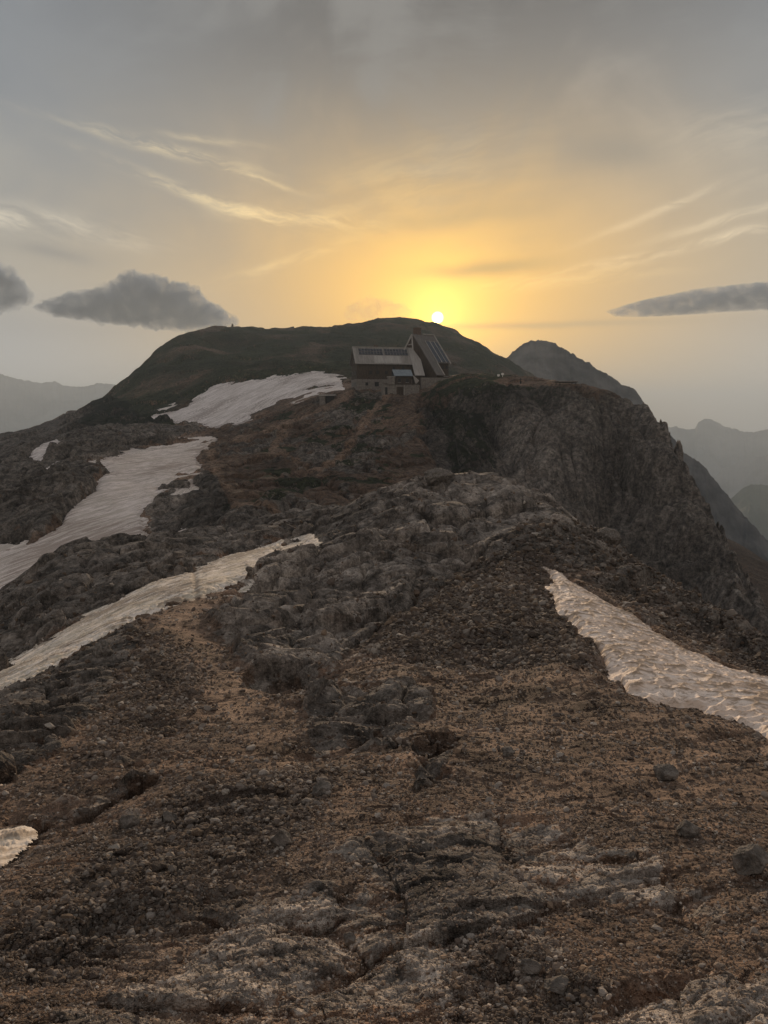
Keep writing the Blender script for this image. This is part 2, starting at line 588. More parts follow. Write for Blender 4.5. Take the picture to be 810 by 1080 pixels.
# the rocky knoll in the middle
Z['knoll'] = zone([(222, 655), (255, 706), (288, 736), (325, 724), (372, 690), (420, 645), (480, 612), (560, 580), (600, 600), (700, 640), (830, 720), (840, 690), (700, 600), (600, 520), (560, 490), (460, 470), (400, 500), (330, 535), (290, 590), (262, 615), (235, 640)], 14, 110, 22)
Z['outcrop'] = np.maximum(zone([(318, 752), (345, 738), (395, 738), (420, 722), (455, 735), (452, 760), (430, 785), (380, 800), (330, 790)], 8, 30, 10),
                          zone([(440, 800), (452, 785), (490, 782), (480, 800), (455, 835), (438, 845)], 7, 20, 8))
Z['ledge'] = np.maximum.reduce([
    zone([(340, 905), (395, 890), (470, 862), (560, 868), (690, 905), (740, 960), (640, 945), (560, 960), (610, 1000), (560, 1010), (480, 990), (405, 940)], 3, 9, 16),
    zone([(40, 1090), (120, 1050), (190, 1020), (260, 965), (330, 935), (430, 945), (540, 960), (600, 1010), (560, 1060), (430, 1100)], 2, 7, 18),
    zone([(640, 1060), (700, 1020), (820, 1040), (820, 1100), (640, 1100)], 2, 5, 20),
    zone([(700, 940), (740, 935), (790, 965), (740, 975)], 3, 8, 10)])
Z['band'] = zone([(-120, 800), (0, 732), (36, 712), (105, 676), (150, 655), (140, 690), (110, 740), (60, 800), (0, 830), (-100, 900)], 10, 40, 14)
Z['leftband'] = zone([(-150, 800), (0, 709), (71, 661), (119, 634), (202, 600), (277, 574), (300, 570), (380, 560), (400, 520), (330, 520), (200, 540), (60, 550), (0, 610), (-150, 680)], 32, 118, 10)
Z['leftrock'] = zone([(-150, 700), (-20, 590), (17, 580), (65, 553), (97, 520), (115, 500), (92, 486), (130, 478), (175, 468), (225, 455), (150, 440), (110, 420), (-150, 480)], 125, 560, 10)
Z['snowisle'] = zone([(148, 545), (168, 518), (215, 495), (240, 520), (250, 550), (210, 575), (170, 570)], 120, 215, 10)
hill_n = fbm(X0 / 22.0, Y0 / 22.0, 41, 4, 0.6)
Z['hill'] = zone([(180, 600), (200, 545), (225, 500), (225, 460), (300, 425), (370, 415), (450, 415), (520, 520), (480, 590)], 112, 290, 16) * sstep(hill_n, -0.15, 0.30)
Z['slope'] = zone([(160, 610), (190, 545), (215, 500), (215, 455), (300, 420), (370, 408), (450, 402), (600, 398), (680, 412), (640, 425), (520, 440), (520, 540), (480, 600)], 112, 345, 24)
Z['scree'] = zone([(735, 540), (830, 590), (900, 640), (900, 740), (735, 690)], 215, 520, 10)
Z['cliff'] = zone([(438, 424), (520, 412), (600, 412), (660, 416), (700, 425), (740, 480), (780, 540), (840, 610), (860, 900), (700, 760), (600, 640), (520, 560), (478, 540), (452, 470)], 140, 262, 14)
Z['dome'] = zone([(60, 480), (100, 420), (130, 380), (180, 340), (440, 325), (560, 380), (600, 440), (440, 420), (360, 412), (150, 460)], 345, 1000, 16)
rubble_zone = np.maximum.reduce([
    zone([(380, 690), (420, 640), (480, 600), (560, 560), (600, 545), (700, 600), (850, 700), (850, 740), (700, 660), (600, 600), (585, 625), (620, 660), (650, 700), (560, 700), (450, 700)], 15, 90, 30),
    zone([(70, 960), (100, 900), (190, 850), (300, 815), (350, 830), (300, 900), (200, 960), (90, 1020), (-20, 1030), (-20, 990)], 3, 12, 34),
    zone([(480, 1000), (540, 990), (640, 1040), (620, 1080), (480, 1090)], 2.5, 5, 26),
    zone([(150, 640), (200, 690), (240, 700), (190, 760), (120, 800), (60, 850), (100, 780)], 10, 30, 26) * 0.55])
grass_zone = np.maximum(zone([(440, 415), (470, 404), (530, 403), (562, 412), (545, 425), (520, 440), (500, 452), (520, 470), (500, 500), (480, 480), (462, 440)], 185, 275, 12),
                        zone([(560, 412), (640, 416), (620, 428), (560, 430)], 215, 262, 14) * 0.4)
grass_zone = np.maximum(grass_zone, zone([(375, 420), (408, 428), (400, 440), (370, 436)], 230, 275, 8) * 0.7)
grass_zone = np.maximum(grass_zone, Z['dome'] * (0.45 + 0.25 * fbm(X0 / 40.0, Y0 / 55.0, 61, 5, 0.6)))
grass_zone = np.maximum(grass_zone, zone([(370, 415), (445, 425), (470, 470), (400, 520), (300, 530), (230, 560), (240, 470), (300, 430)], 120, 285, 20) * sstep(fbm(X0 / 14.0, Y0 / 18.0, 62, 5, 0.6), 0.05, 0.5) * 0.6)
path_zone = np.maximum.reduce([
    zone([(165, 660), (200, 640), (225, 660), (250, 710), (300, 745), (310, 800), (240, 800), (200, 730)], 8, 40, 30),
    zone([(480, 720), (620, 705), (700, 760), (830, 800), (830, 880), (640, 860), (520, 830)], 7, 22, 40),
    zone([(250, 565), (330, 520), (300, 490), (315, 470), (350, 430), (400, 420), (360, 450), (335, 480), (350, 510), (300, 540)], 120, 290, 14) * 0.8,
    zone([(225, 480), (250, 475), (245, 500), (255, 520), (300, 545), (285, 560), (235, 530)], 120, 260, 10),
    zone([(400, 425), (440, 420), (450, 440), (420, 450), (380, 470), (330, 500), (350, 465)], 150, 290, 14) * 0.7])

def line_zone(line, r0, r1, w):
    p = np.array(line, float)
    i0, i1 = np.searchsorted(LR, [math.log(r0), math.log(r1)])
    m = np.zeros((NR, NC), np.float32)
    qx = PX[i0:i1] + WOB[i0:i1] * 0.35; qy = PY[i0:i1] + WOB2[i0:i1] * 0.35
    sel = (qx > p[:, 0].min() - 3 * w) & (qx < p[:, 0].max() + 3 * w) & (qy > p[:, 1].min() - 3 * w) & (qy < p[:, 1].max() + 3 * w) & (np.abs(th[i0:i1]) < 0.9)
    d = np.full(sel.sum(), 1e9, np.float32)
    for k in range(len(p) - 1):
        d = np.minimum(d, np.abs(poly_sdf(qx[sel], qy[sel], [p[k], p[k + 1]])))
    sub = m[i0:i1]
    sub[sel] = 1 - sstep(d, w * 0.4, w * 1.6)
    return m


TRAIL = np.maximum.reduce([
    line_zone([(330, 850), (290, 800), (258, 755), (228, 715), (203, 680), (192, 655), (203, 632)], 8, 40, 15) * 0.8,
    line_zone([(203, 632), (206, 602)], 35, 56, 6) * 0.6,
    line_zone([(222, 478), (230, 503), (247, 533), (286, 547), (330, 560)], 112, 270, 4.0),
    line_zone([(308, 447), (296, 462), (284, 478), (296, 474), (318, 494), (337, 498), (358, 482), (370, 473)], 112, 290, 3.6),
    line_zone([(408, 421), (396, 432), (384, 446), (374, 462), (370, 473)], 150, 290, 3.4),
    line_zone([(370, 416), (345, 430), (322, 440), (308, 447), (270, 460), (240, 470)], 150, 300, 3.2)])
path_zone = np.clip(np.maximum(path_zone * 0.7, TRAIL), 0, 1)
grass_zone = grass_zone * (1 - TRAIL)

# --- snow fields: outline in the photograph, span of distances
SNOW = {
    'upper': ([(152, 445), (159, 438), (185, 432), (198, 425), (206, 417), (224, 405), (258, 399), (293, 395), (333, 392), (353, 396), (362, 402), (361, 409), (337, 407), (301, 419), (260, 438), (268, 443), (250, 448), (226, 451), (191, 448)], 300, 470),
    'middle': ([(-90, 670), (0, 577), (17, 579), (40, 570), (65, 552), (72, 537), (97, 518), (104, 508), (113, 498), (104, 490), (85, 487), (127, 478), (173, 469), (221, 464), (214, 477), (207, 483), (214, 494), (190, 500), (167, 517), (160, 530), (147, 543), (152, 560), (172, 568), (171, 590), (90, 610), (0, 660), (-90, 720)], 104, 290),
    'tongue': ([(-120, 790), (-60, 745), (0, 709), (40, 685), (71, 661), (111, 638), (158, 614), (202, 602), (237, 586), (277, 576), (296, 571), (326, 567), (330, 570), (302, 573), (290, 581), (294, 585), (277, 598), (269, 608), (245, 618), (221, 626), (205, 630), (178, 638), (146, 651), (130, 661), (103, 677), (79, 689), (36, 713), (0, 732), (-60, 775)], 20, 85),
    'right': ([(572, 594), (580, 598), (600, 612), (650, 641), (690, 666), (730, 690), (770, 704), (812, 717), (900, 748), (940, 870), (880, 815), (812, 782), (770, 765), (740, 752), (690, 743), (660, 733), (655, 718), (640, 707), (632, 690), (618, 678), (605, 660), (588, 646), (582, 630), (577, 620), (584, 614)], 12, 60),
    'patch_a': ([(25, 488), (35, 475), (47, 467), (60, 463), (68, 467), (60, 475), (43, 487)], 230, 360),
    'patch_b': ([(46, 498), (56, 493), (66, 491), (60, 496), (50, 501)], 170, 330),
    'patch_c': ([(182, 520), (190, 515), (200, 515), (199, 509), (192, 509), (200, 504), (205, 506), (204, 511), (211, 513), (209, 517), (198, 518)], 150, 215),
    'patch_d': ([(189, 568), (194, 563), (212, 563), (208, 566), (195, 570)], 118, 150),
    'edge_a': ([(-40, 885), (0, 878), (24, 873), (33, 876), (20, 888), (0, 902), (-40, 925)], 4, 14),
    'edge_b': ([(-40, 845), (0, 832), (14, 828), (17, 833), (4, 840), (-40, 865)], 5, 16),
}
snow_d = {}
snow_any = np.zeros((NR, NC), np.float32)
for key, (poly, r0, r1) in SNOW.items():
    i0, i1 = np.searchsorted(LR, [math.log(r0), math.log(r1)])
    k = 0.12 if key.startswith('patch') else 0.22 if key.startswith('edge') else 0.28
    qx = PX[i0:i1] + WOB[i0:i1] * k; qy = PY[i0:i1] + WOB2[i0:i1] * k
    p = np.array(poly, float)
    d = np.full(qx.shape, -99.0, np.float32)
    sel = (qx > p[:, 0].min() - 26) & (qx < p[:, 0].max() + 26) & (qy > p[:, 1].min() - 26) & (qy < p[:, 1].max() + 26) & (np.abs(th[i0:i1]) < 0.9)
    d[sel] = poly_sdf(qx[sel], qy[sel], poly) + (0.9 if key == 'right' else 2.0) * fbm((X0[i0:i1] / R[i0:i1])[sel] * 70, lr[i0:i1][sel] * 80, 83, 4, 0.65)
    snow_d[key] = (i0, i1, d)
    snow_any[i0:i1] = np.maximum(snow_any[i0:i1], sstep(d, -3.0, 5.0))

rock = np.maximum.reduce([Z['knoll'], Z['outcrop'], Z['ledge'] * 0.9, Z['band'] * 0.8, Z['leftband'], Z['leftrock'] * 0.9, Z['snowisle'], Z['hill'] * 0.75, Z['cliff'], Z['dome'] * 0.35])
# patches of bedrock breaking through the gravel
patch = sstep(fbm(X0 / 2.6, Y0 / 2.6, 77, 4, 0.6), 0.32, 0.6) * sstep(R, 2, 5) * sstep(-R, -120, -60)
rock = np.maximum(rock, patch * 0.55 * (1 - path_zone))
rock = np.clip(rock * (1 - 0.85 * TRAIL), 0, 1)
calm = 1 - snow_any

# --- second pass: the cliff's ribs and gullies push its face in and out
along = (X0 * 0.80 + Y0 * 0.25)
ribs = np.zeros((NR, NC), np.float32)
cz = np.clip(Z['cliff'] * 1.3, 0, 1)
i0, i1 = np.searchsorted(LR, [math.log(135), math.log(300)])
a = along[i0:i1]; b = (Y0 * 0.9 - X0 * 0.2)[i0:i1]
w = fbm(a / 30.0, b / 30.0, 3, 3) * 6
gul = lambda u, v, sd: -(1 - np.minimum(np.abs(perlin(u, v, sd)) * 1.6, 1)) ** 2
but = lambda u, v, sd: 1 - np.abs(perlin(u, v, sd)) * 1.8
rb = gul((a + w) / 24.0, b / 160.0, 11) * 22 + but((a + w) / 17.0, b / 90.0, 15) * 5 + gul((a + w) / 9.0, b / 50.0, 12) * 6.0 + but((a + w) / 5.2, b / 24.0, 13) * 2.0 + gul((a + w) / 3.0, b / 12.0, 16) * 1.8 + perlin((a + w) / 1.5, b / 6.0, 14) * 0.6
ribs[i0:i1] = (rb + 2.0) * cz[i0:i1]
side_w = cz * (fbm(E0 * 26.0, lr * 22.0, 71, 4, 0.55) * 0.008 + perlin(E0 * 120.0, lr * 70.0, 75) * 0.0010)
E1 = base_e(th + side_w, lr + ribs / R * 1.0)
zb = E1 * R
del ribs

# --- rock relief
H = np.zeros((NR, NC), np.float32)


def octave(lam, amp, mask, kind, seed, near=0.8, aniso=None):
    i0 = np.searchsorted(LR, math.log(max(lam * near, 0.61)))
    sp = np.maximum(ROWSTEP, dth) * np.exp(LR)
    ok = np.nonzero(lam > 3.2 * sp)[0]
    if not len(ok):
        return
    i1 = ok[-1] + 1
    if i1 <= i0:
        return
    fade = sstep(lam / sp[i0:i1], 3.2, 6.5) * sstep(np.exp(LR[i0:i1]), lam * near, lam * near * 2.2)
    mk = mask[i0:i1] * fade[:, None].astype(np.float32)
    sel = mk > 0.01
    if not sel.any():
        return
    x = X0[i0:i1][sel]; y = Y0[i0:i1][sel]
    if aniso:
        ca, sa, k = math.cos(aniso[0]), math.sin(aniso[0]), aniso[1]
        x, y = (x * ca + y * sa) / k, (-x * sa + y * ca)
    if kind == 'rock':
        wx = x + lam * 0.35 * perlin(x / lam * 0.9 + 3.1, y / lam * 0.9, seed + 50)
        wy = y + lam * 0.35 * perlin(x / lam * 0.9, y / lam * 0.9 + 9.7, seed + 51)
        f1, f2, rnd, rnd2, ox, oy = cells(wx / lam, wy / lam, seed)
        t1 = (rnd2 * 7.31) % 1.0 - 0.5
        h = 0.22 * (1 - np.minimum(f1, 1) ** 2) + 0.34 * np.minimum((f2 - f1) / 0.14, 1) + 0.95 * (rnd - 0.5) + 1.5 * ((rnd2 - 0.5) * ox + t1 * oy)
        h = (h - 0.42)
    elif kind == 'ridge':
        h = 0.6 - 1.6 * np.abs(perlin(x / lam, y / lam, seed))
    else:
        h = perlin(x / lam, y / lam, seed)
    sub = H[i0:i1]
    sub[sel] += (amp * lam * mk[sel] * h).astype(np.float32)


rk = rock * calm
cl = Z['cliff'] * calm
big = np.clip(np.maximum.reduce([Z['knoll'], Z['leftband'], Z['leftrock'], Z['snowisle'], Z['cliff'] * 0.35, Z['hill'] * 0.6]), 0, 1) * calm
octave(34, 0.06, (Z['leftrock'] + Z['dome'] * 0.9) * calm, 'ridge', 201)
octave(70, 0.05, Z['dome'] * calm, 'ridge', 199)
octave(24, 0.06, Z['dome'] * calm, 'ridge', 193)
octave(15, 0.17, np.maximum(Z['dome'] * 0.5 * calm, np.maximum(Z['leftrock'], np.maximum(Z['cliff'] * 0.8, Z['hill'] * 0.7)) * calm), 'rock', 202)
octave(7.5, 0.12, Z['dome'] * calm, 'rock', 198)
octave(12.0, 0.12, Z['slope'] * calm, 'rock', 194)
octave(5.0, 0.12, Z['slope'] * calm, 'rock', 195)
octave(11.0, 0.17, Z['cliff'] * calm, 'rock', 196, aniso=(0.3, 1.6))
octave(4.0, 0.13, Z['cliff'] * calm, 'rock', 197, aniso=(0.3, 2.2))
octave(6.5, 0.20, big, 'rock', 203, aniso=(0.5, 1.4))
octave(3.0, 0.27, np.maximum(big, 0.25 * Z['outcrop']), 'rock', 204, aniso=(0.6, 1.5))
HB = H.copy()
octave(1.4, 0.28, np.maximum(rk - 0.55 * Z['ledge'] - 0.5 * Z['cliff'], 0.08 * calm), 'rock', 205, aniso=(0.7, 1.7))
octave(0.65, 0.33, np.maximum(rk - 0.4 * Z['ledge'], 0.09 * calm), 'rock', 206, aniso=(0.35, 2.4))
octave(0.30, 0.30, np.maximum(rk * (1 - 0.5 * Z['ledge']), 0.16 * calm), 'rock', 207, aniso=(0.30, 2.6))
octave(0.14, 0.26, np.maximum(rk * 0.9 * (1 - 0.4 * Z['ledge']), 0.24 * calm), 'rock', 208, aniso=(0.4, 1.3))
octave(0.065, 0.26, np.maximum(rk * 0.8, 0.34 * calm), 'rock', 209)
octave(0.032, 0.26, np.maximum(rk * 0.7, 0.34 * calm), 'rock', 210)
# loose soil and grit lie in the hollows of the rock
local = (H - HB) / np.clip(0.012 * R, 0.02, 0.5)
rock = rock * sstep(local + (rock - 0.55) * 1.6 + fbm(X0 / np.maximum(R, 1) * 40, lr * 44, 19, 4, 0.6) * 0.9, -0.9, 0.25)
del HB, local
rub = np.maximum(rubble_zone, 0.25 * (1 - path_zone)) * calm
octave(0.9, 0.06, rub, 'rock', 221)
octave(0.45, 0.11, rub, 'rock', 222)
octave(0.22, 0.18, rub, 'rock', 223)
soft_mask = calm * 1.0
octave(60, 0.020, sstep(R, 110, 200) * calm * np.ones((1, NC), np.float32), 'perlin', 231)
octave(25, 0.030, sstep(R, 90, 160) * calm * np.ones((1, NC), np.float32), 'perlin', 232)
octave(11, 0.045, sstep(R, 60, 120) * calm * np.ones((1, NC), np.float32), 'ridge', 233)
octave(5, 0.05, calm, 'ridge', 234)
octave(2.2, 0.045, calm, 'perlin', 235)
octave(1.0, 0.045, calm, 'perlin', 236)
octave(0.45, 0.05, calm, 'perlin', 237)
octave(0.2, 0.06, calm, 'perlin', 238)
octave(0.09, 0.07, calm, 'perlin', 239)
sink = snow_any * 0.012 * np.minimum(R, 120)
ZT = zb + H - sink
XT, YT = X0, Y0


def grid_quads(nr, nc):
    i = np.arange(nr * nc, dtype=np.int32).reshape(nr, nc)
    return np.stack([i[:-1, :-1].ravel(), i[:-1, 1:].ravel(), i[1:, 1:].ravel(), i[1:, :-1].ravel()], 1)


# ------------------------------------------------------------------ materials
def new_mat(name):
    m = bpy.data.materials.new(name)
    m.use_nodes = True
    N = NT(m.node_tree)
    N.n.clear()
    out = N.new('ShaderNodeOutputMaterial')
    bs = N.new('ShaderNodeBsdfPrincipled')
    N.l.new(bs.outputs[0], out.inputs[0])
    bs.inputs['Specular IOR Level'].default_value = 0.2
    bs.inputs['Roughness'].default_value = 0.9
    return m, N, bs, out


ROCK_A, ROCK_B = (0.220, 0.183, 0.155), (0.480, 0.412, 0.350)
SOIL_A, SOIL_B = (0.138, 0.084, 0.057), (0.315, 0.208, 0.143)
RUB_A, RUB_B = (0.150, 0.108, 0.086), (0.350, 0.270, 0.218)


def ground_material():
    m, N, bs, out = new_mat('ground')
    a1 = N.new('ShaderNodeAttribute', attribute_name='zones')
    geo = N.new('ShaderNodeNewGeometry')
    P = geo.outputs['Position']
    sep = N.new('ShaderNodeSeparateColor')
    N.l.new(a1.outputs['Color'], sep.inputs[0])
    rockm, rubm, grassm = sep.outputs[0], sep.outputs[1], sep.outputs[2]
    pathm = a1.outputs['Alpha']
    dist = N.v('LENGTH', P)
    lod = N.m('POWER', dist, -0.5)
    # noise whose grain grows with nothing but the place: three scales
    n_big = N.noise(P, 0.09, 5, 0.6)
    n_mid = N.noise(P, 0.9, 6, 0.65)
    n_fine = N.noise(P, 9.0, 6, 0.7)
    n_grit = N.noise(P, 60.0, 4, 0.75)
    t = N.add(N.mul(n_mid, 0.5), N.mul(n_fine, 0.5))
    rc = N.mix(N.smooth(t, 0.34, 0.66), ROCK_A, ROCK_B)
    rc = N.mix(N.mul(N.smooth(N.noise(P, 0.35, 5, 0.7, 0.8), 0.50, 0.68), 0.6), rc, (0.150, 0.108, 0.078))
    stain = N.noise(N.v('MULTIPLY', P, (1.0, 1.0, 0.16)), 0.34, 6, 0.65)
    rc = N.mix(N.mul(N.smooth(stain, 0.46, 0.62), 0.55), rc, (0.085, 0.074, 0.066))
    vo = N.voronoi(N.v('ADD', P, N.v('SCALE', (1, 1, 1), scale=n_fine)), 3.0, 'DISTANCE_TO_EDGE')
    rc = N.mix(N.mul(N.smooth(vo.outputs[0], 0.05, 0.0), 0.45), rc, (0.07, 0.06, 0.052))
    bend = N.v('ADD', P, N.v('SCALE', (1.0, 0.7, 0.9), scale=N.mul(n_mid, 2.2)))
    v2 = N.voronoi(N.v('MULTIPLY', bend, (1.0, 0.45, 2.4)), 0.40, 'DISTANCE_TO_EDGE')
    rc = N.mix(N.mul(N.smooth(v2.outputs[0], 0.06, 0.0), 0.45), rc, (0.060, 0.050, 0.043))
    sc = N.mix(N.smooth(N.add(N.mul(n_fine, 0.5), N.mul(n_grit, 0.5)), 0.36, 0.66), SOIL_A, SOIL_B)
    sc = N.mix(N.smooth(n_mid, 0.40, 0.66), sc, N.mix(N.smooth(n_grit, 0.4, 0.65), (0.150, 0.106, 0.080), (0.330, 0.248, 0.190)))
    sc = N.mix(N.mul(pathm, 0.85), sc, N.mix(N.smooth(n_grit, 0.35, 0.65), (0.195, 0.127, 0.088), (0.370, 0.257, 0.182)))
    rb = N.mix(N.smooth(N.add(N.mul(n_fine, 0.4), N.mul(n_grit, 0.6)), 0.36, 0.66), RUB_A, RUB_B)
    edge = N.mul(N.sub(n_fine, 0.5), 0.9)
    col = N.mix(N.smooth(N.add(rubm, edge), 0.3, 0.7), sc, rb)
    col = N.mix(N.smooth(N.add(rockm, edge), 0.28, 0.62), col, rc)
    gr = N.mix(N.smooth(n_mid, 0.4, 0.62), (0.033, 0.040, 0.016), (0.076, 0.082, 0.038))
    nz = N.xyz(geo.outputs['Normal'])[2]
    gm = N.mul(grassm, N.smooth(N.add(nz, N.mul(N.sub(N.noise(P, 0.5, 5, 0.7), 0.5), 1.2)), 0.30, 0.75))
    col = N.mix(N.smooth(gm, 0.15, 0.5), col, gr)
    col = N.v('SCALE', col, scale=N.lin(n_big, 0.3, 0.7, 0.82, 1.18))
    grain = N.noise(P, 0.8, 10, 0.86)
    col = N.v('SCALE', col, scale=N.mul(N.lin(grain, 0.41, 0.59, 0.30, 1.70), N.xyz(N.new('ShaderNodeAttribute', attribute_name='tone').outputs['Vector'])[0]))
    N.put(bs.inputs['Base Color'], col)
    bs.inputs['Roughness'].default_value = 0.92
    h = N.add(N.add(N.mul(n_grit, 0.016), N.mul(n_fine, 0.08)), N.mul(N.noise(P, 1.2, 7, 0.78), 0.30))
    bp = N.new('ShaderNodeBump')
    bp.inputs['Strength'].default_value = 1.0
    bp.inputs['Distance'].default_value = 1.0
    N.put(bp.inputs['Height'], h)
    N.l.new(bp.outputs[0], bs.inputs['Normal'])
    return m


def snow_material(name, base, dirt, dirt2, stretch, ang, scale, amount, streak=0.0):
    """old wind-packed snow, tinted with dust in long bands"""
    m, N, bs, out = new_mat(name)
    geo = N.new('ShaderNodeNewGeometry')
    P = geo.outputs['Position']
    x, y, z = N.xyz(P)
    c, s = math.cos(ang), math.sin(ang)
    q = N.vec(N.mul(N.add(N.mul(x, c), N.mul(y, s)), 1.0 / stretch), N.sub(N.mul(y, c), N.mul(x, s)), 0.0)
    n1 = N.noise(q, scale, 6, 0.65, 0.6)
    n2 = N.noise(q, scale * 4, 7, 0.78)
    n3 = N.noise(P, scale * 0.25, 4, 0.6)
    col = N.mix(N.mul(N.smooth(n1, 0.43, 0.62), amount), base, dirt)
    col = N.mix(N.mul(N.smooth(n2, 0.49, 0.60), amount * 0.9), col, dirt2)
    col = N.mix(N.mul(N.smooth(n3, 0.40, 0.70), amount * 0.5), col, dirt)
    # wind leaves its dust on the raised rims of the ripples
    rim = N.xyz(N.new('ShaderNodeAttribute', attribute_name='relief').outputs['Vector'])[0]
    col = N.mix(N.mul(N.smooth(N.add(rim, N.mul(N.sub(n2, 0.5), 0.5)), 0.52, 0.85), 0.85), col, dirt2)
    N.put(bs.inputs['Base Color'], col)
    bs.inputs['Roughness'].default_value = 0.75
    bp = N.new('ShaderNodeBump')
    bp.inputs['Strength'].default_value = 0.5
    bp.inputs['Distance'].default_value = 1.0
    N.put(bp.inputs['Height'], N.mul(N.add(n1, N.mul(n2, 0.4)), 0.20 / scale))
    N.l.new(bp.outputs[0], bs.inputs['Normal'])
    return m


M_GROUND = ground_material()
me = mesh_np('terrain', np.stack([XT.ravel(), YT.ravel(), ZT.ravel()], 1), grid_quads(NR, NC)[:, ::-1], smooth=False)
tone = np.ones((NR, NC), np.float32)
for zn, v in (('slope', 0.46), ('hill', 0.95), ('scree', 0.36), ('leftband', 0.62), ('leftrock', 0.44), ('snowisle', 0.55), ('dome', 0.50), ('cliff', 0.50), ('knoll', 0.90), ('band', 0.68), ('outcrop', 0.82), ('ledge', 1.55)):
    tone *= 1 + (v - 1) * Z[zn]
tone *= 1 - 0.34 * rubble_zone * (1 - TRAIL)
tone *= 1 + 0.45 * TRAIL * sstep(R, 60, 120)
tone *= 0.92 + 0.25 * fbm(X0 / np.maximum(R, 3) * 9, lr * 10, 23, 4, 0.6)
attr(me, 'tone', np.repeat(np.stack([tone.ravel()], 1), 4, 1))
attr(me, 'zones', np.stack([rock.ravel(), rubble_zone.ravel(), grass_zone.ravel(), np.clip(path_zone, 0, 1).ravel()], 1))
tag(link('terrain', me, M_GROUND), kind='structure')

# ------------------------------------------------------------------ snow
WHITE = (0.74, 0.71, 0.68)
S_FAR = snow_material('snow_far', (0.80, 0.72, 0.68), (0.54, 0.475, 0.43), (0.36, 0.30, 0.27), 12.0, math.radians(52), 0.55, 1.0)
S_MID = snow_material('snow_mid', (0.80, 0.70, 0.645), (0.52, 0.45, 0.385), (0.36, 0.285, 0.24), 12.0, math.radians(58), 0.9, 1.0)
S_NEAR = snow_material('snow_near', (0.87, 0.77, 0.68), (0.56, 0.48, 0.37), (0.32, 0.25, 0.19), 9.0, math.radians(62), 2.4, 1.0)
S_RIGHT = snow_material('snow_right', (0.90, 0.765, 0.665), (0.66, 0.50, 0.385), (0.34, 0.245, 0.17), 2.4, math.radians(-12), 1.9, 0.9)
SNOW_INFO = {
    'upper': ('snow_field', 'large grey-white snow field lying under the dome left of the hut', S_FAR, 0.9, 'far'),
    'middle': ('snow_field', 'long pinkish snow field between dark rocks, sweeping down to the left edge', S_MID, 0.6, 'far'),
    'tongue': ('snow_tongue', 'narrow curved snow tongue behind the brown slope, crossed by the path', S_NEAR, 0.22, 'streak'),
    'right': ('snow_tongue', 'rippled tan snow tongue on the right flank beside the gravel', S_RIGHT, 0.22, 'cups'),
    'patch_a': ('snow_patch', 'small slanting snow patch high on the dark rocks below the left skyline', S_FAR, 1.6, 'far'),
    'patch_b': ('snow_patch', 'thin sliver of snow on the dark rocks left of the long snow field', S_FAR, 1.2, 'far'),
    'patch_c': ('snow_patch', 'tiny ragged snow patch on the dark rock island right of the long snow field', S_MID, 0.9, 'far'),
    'patch_d': ('snow_patch', 'tiny snow remnant behind the rock crest below the dark rock island', S_MID, 0.25, 'far'),
    'edge_a': ('snow_patch', 'dirty snow patch cut by the left edge, the lower of two on the brown slope', S_NEAR, 0.08, 'streak'),
    'edge_b': ('snow_patch', 'small scrap of dirty snow on the left edge, the upper of two', S_NEAR, 0.22, 'streak'),
}
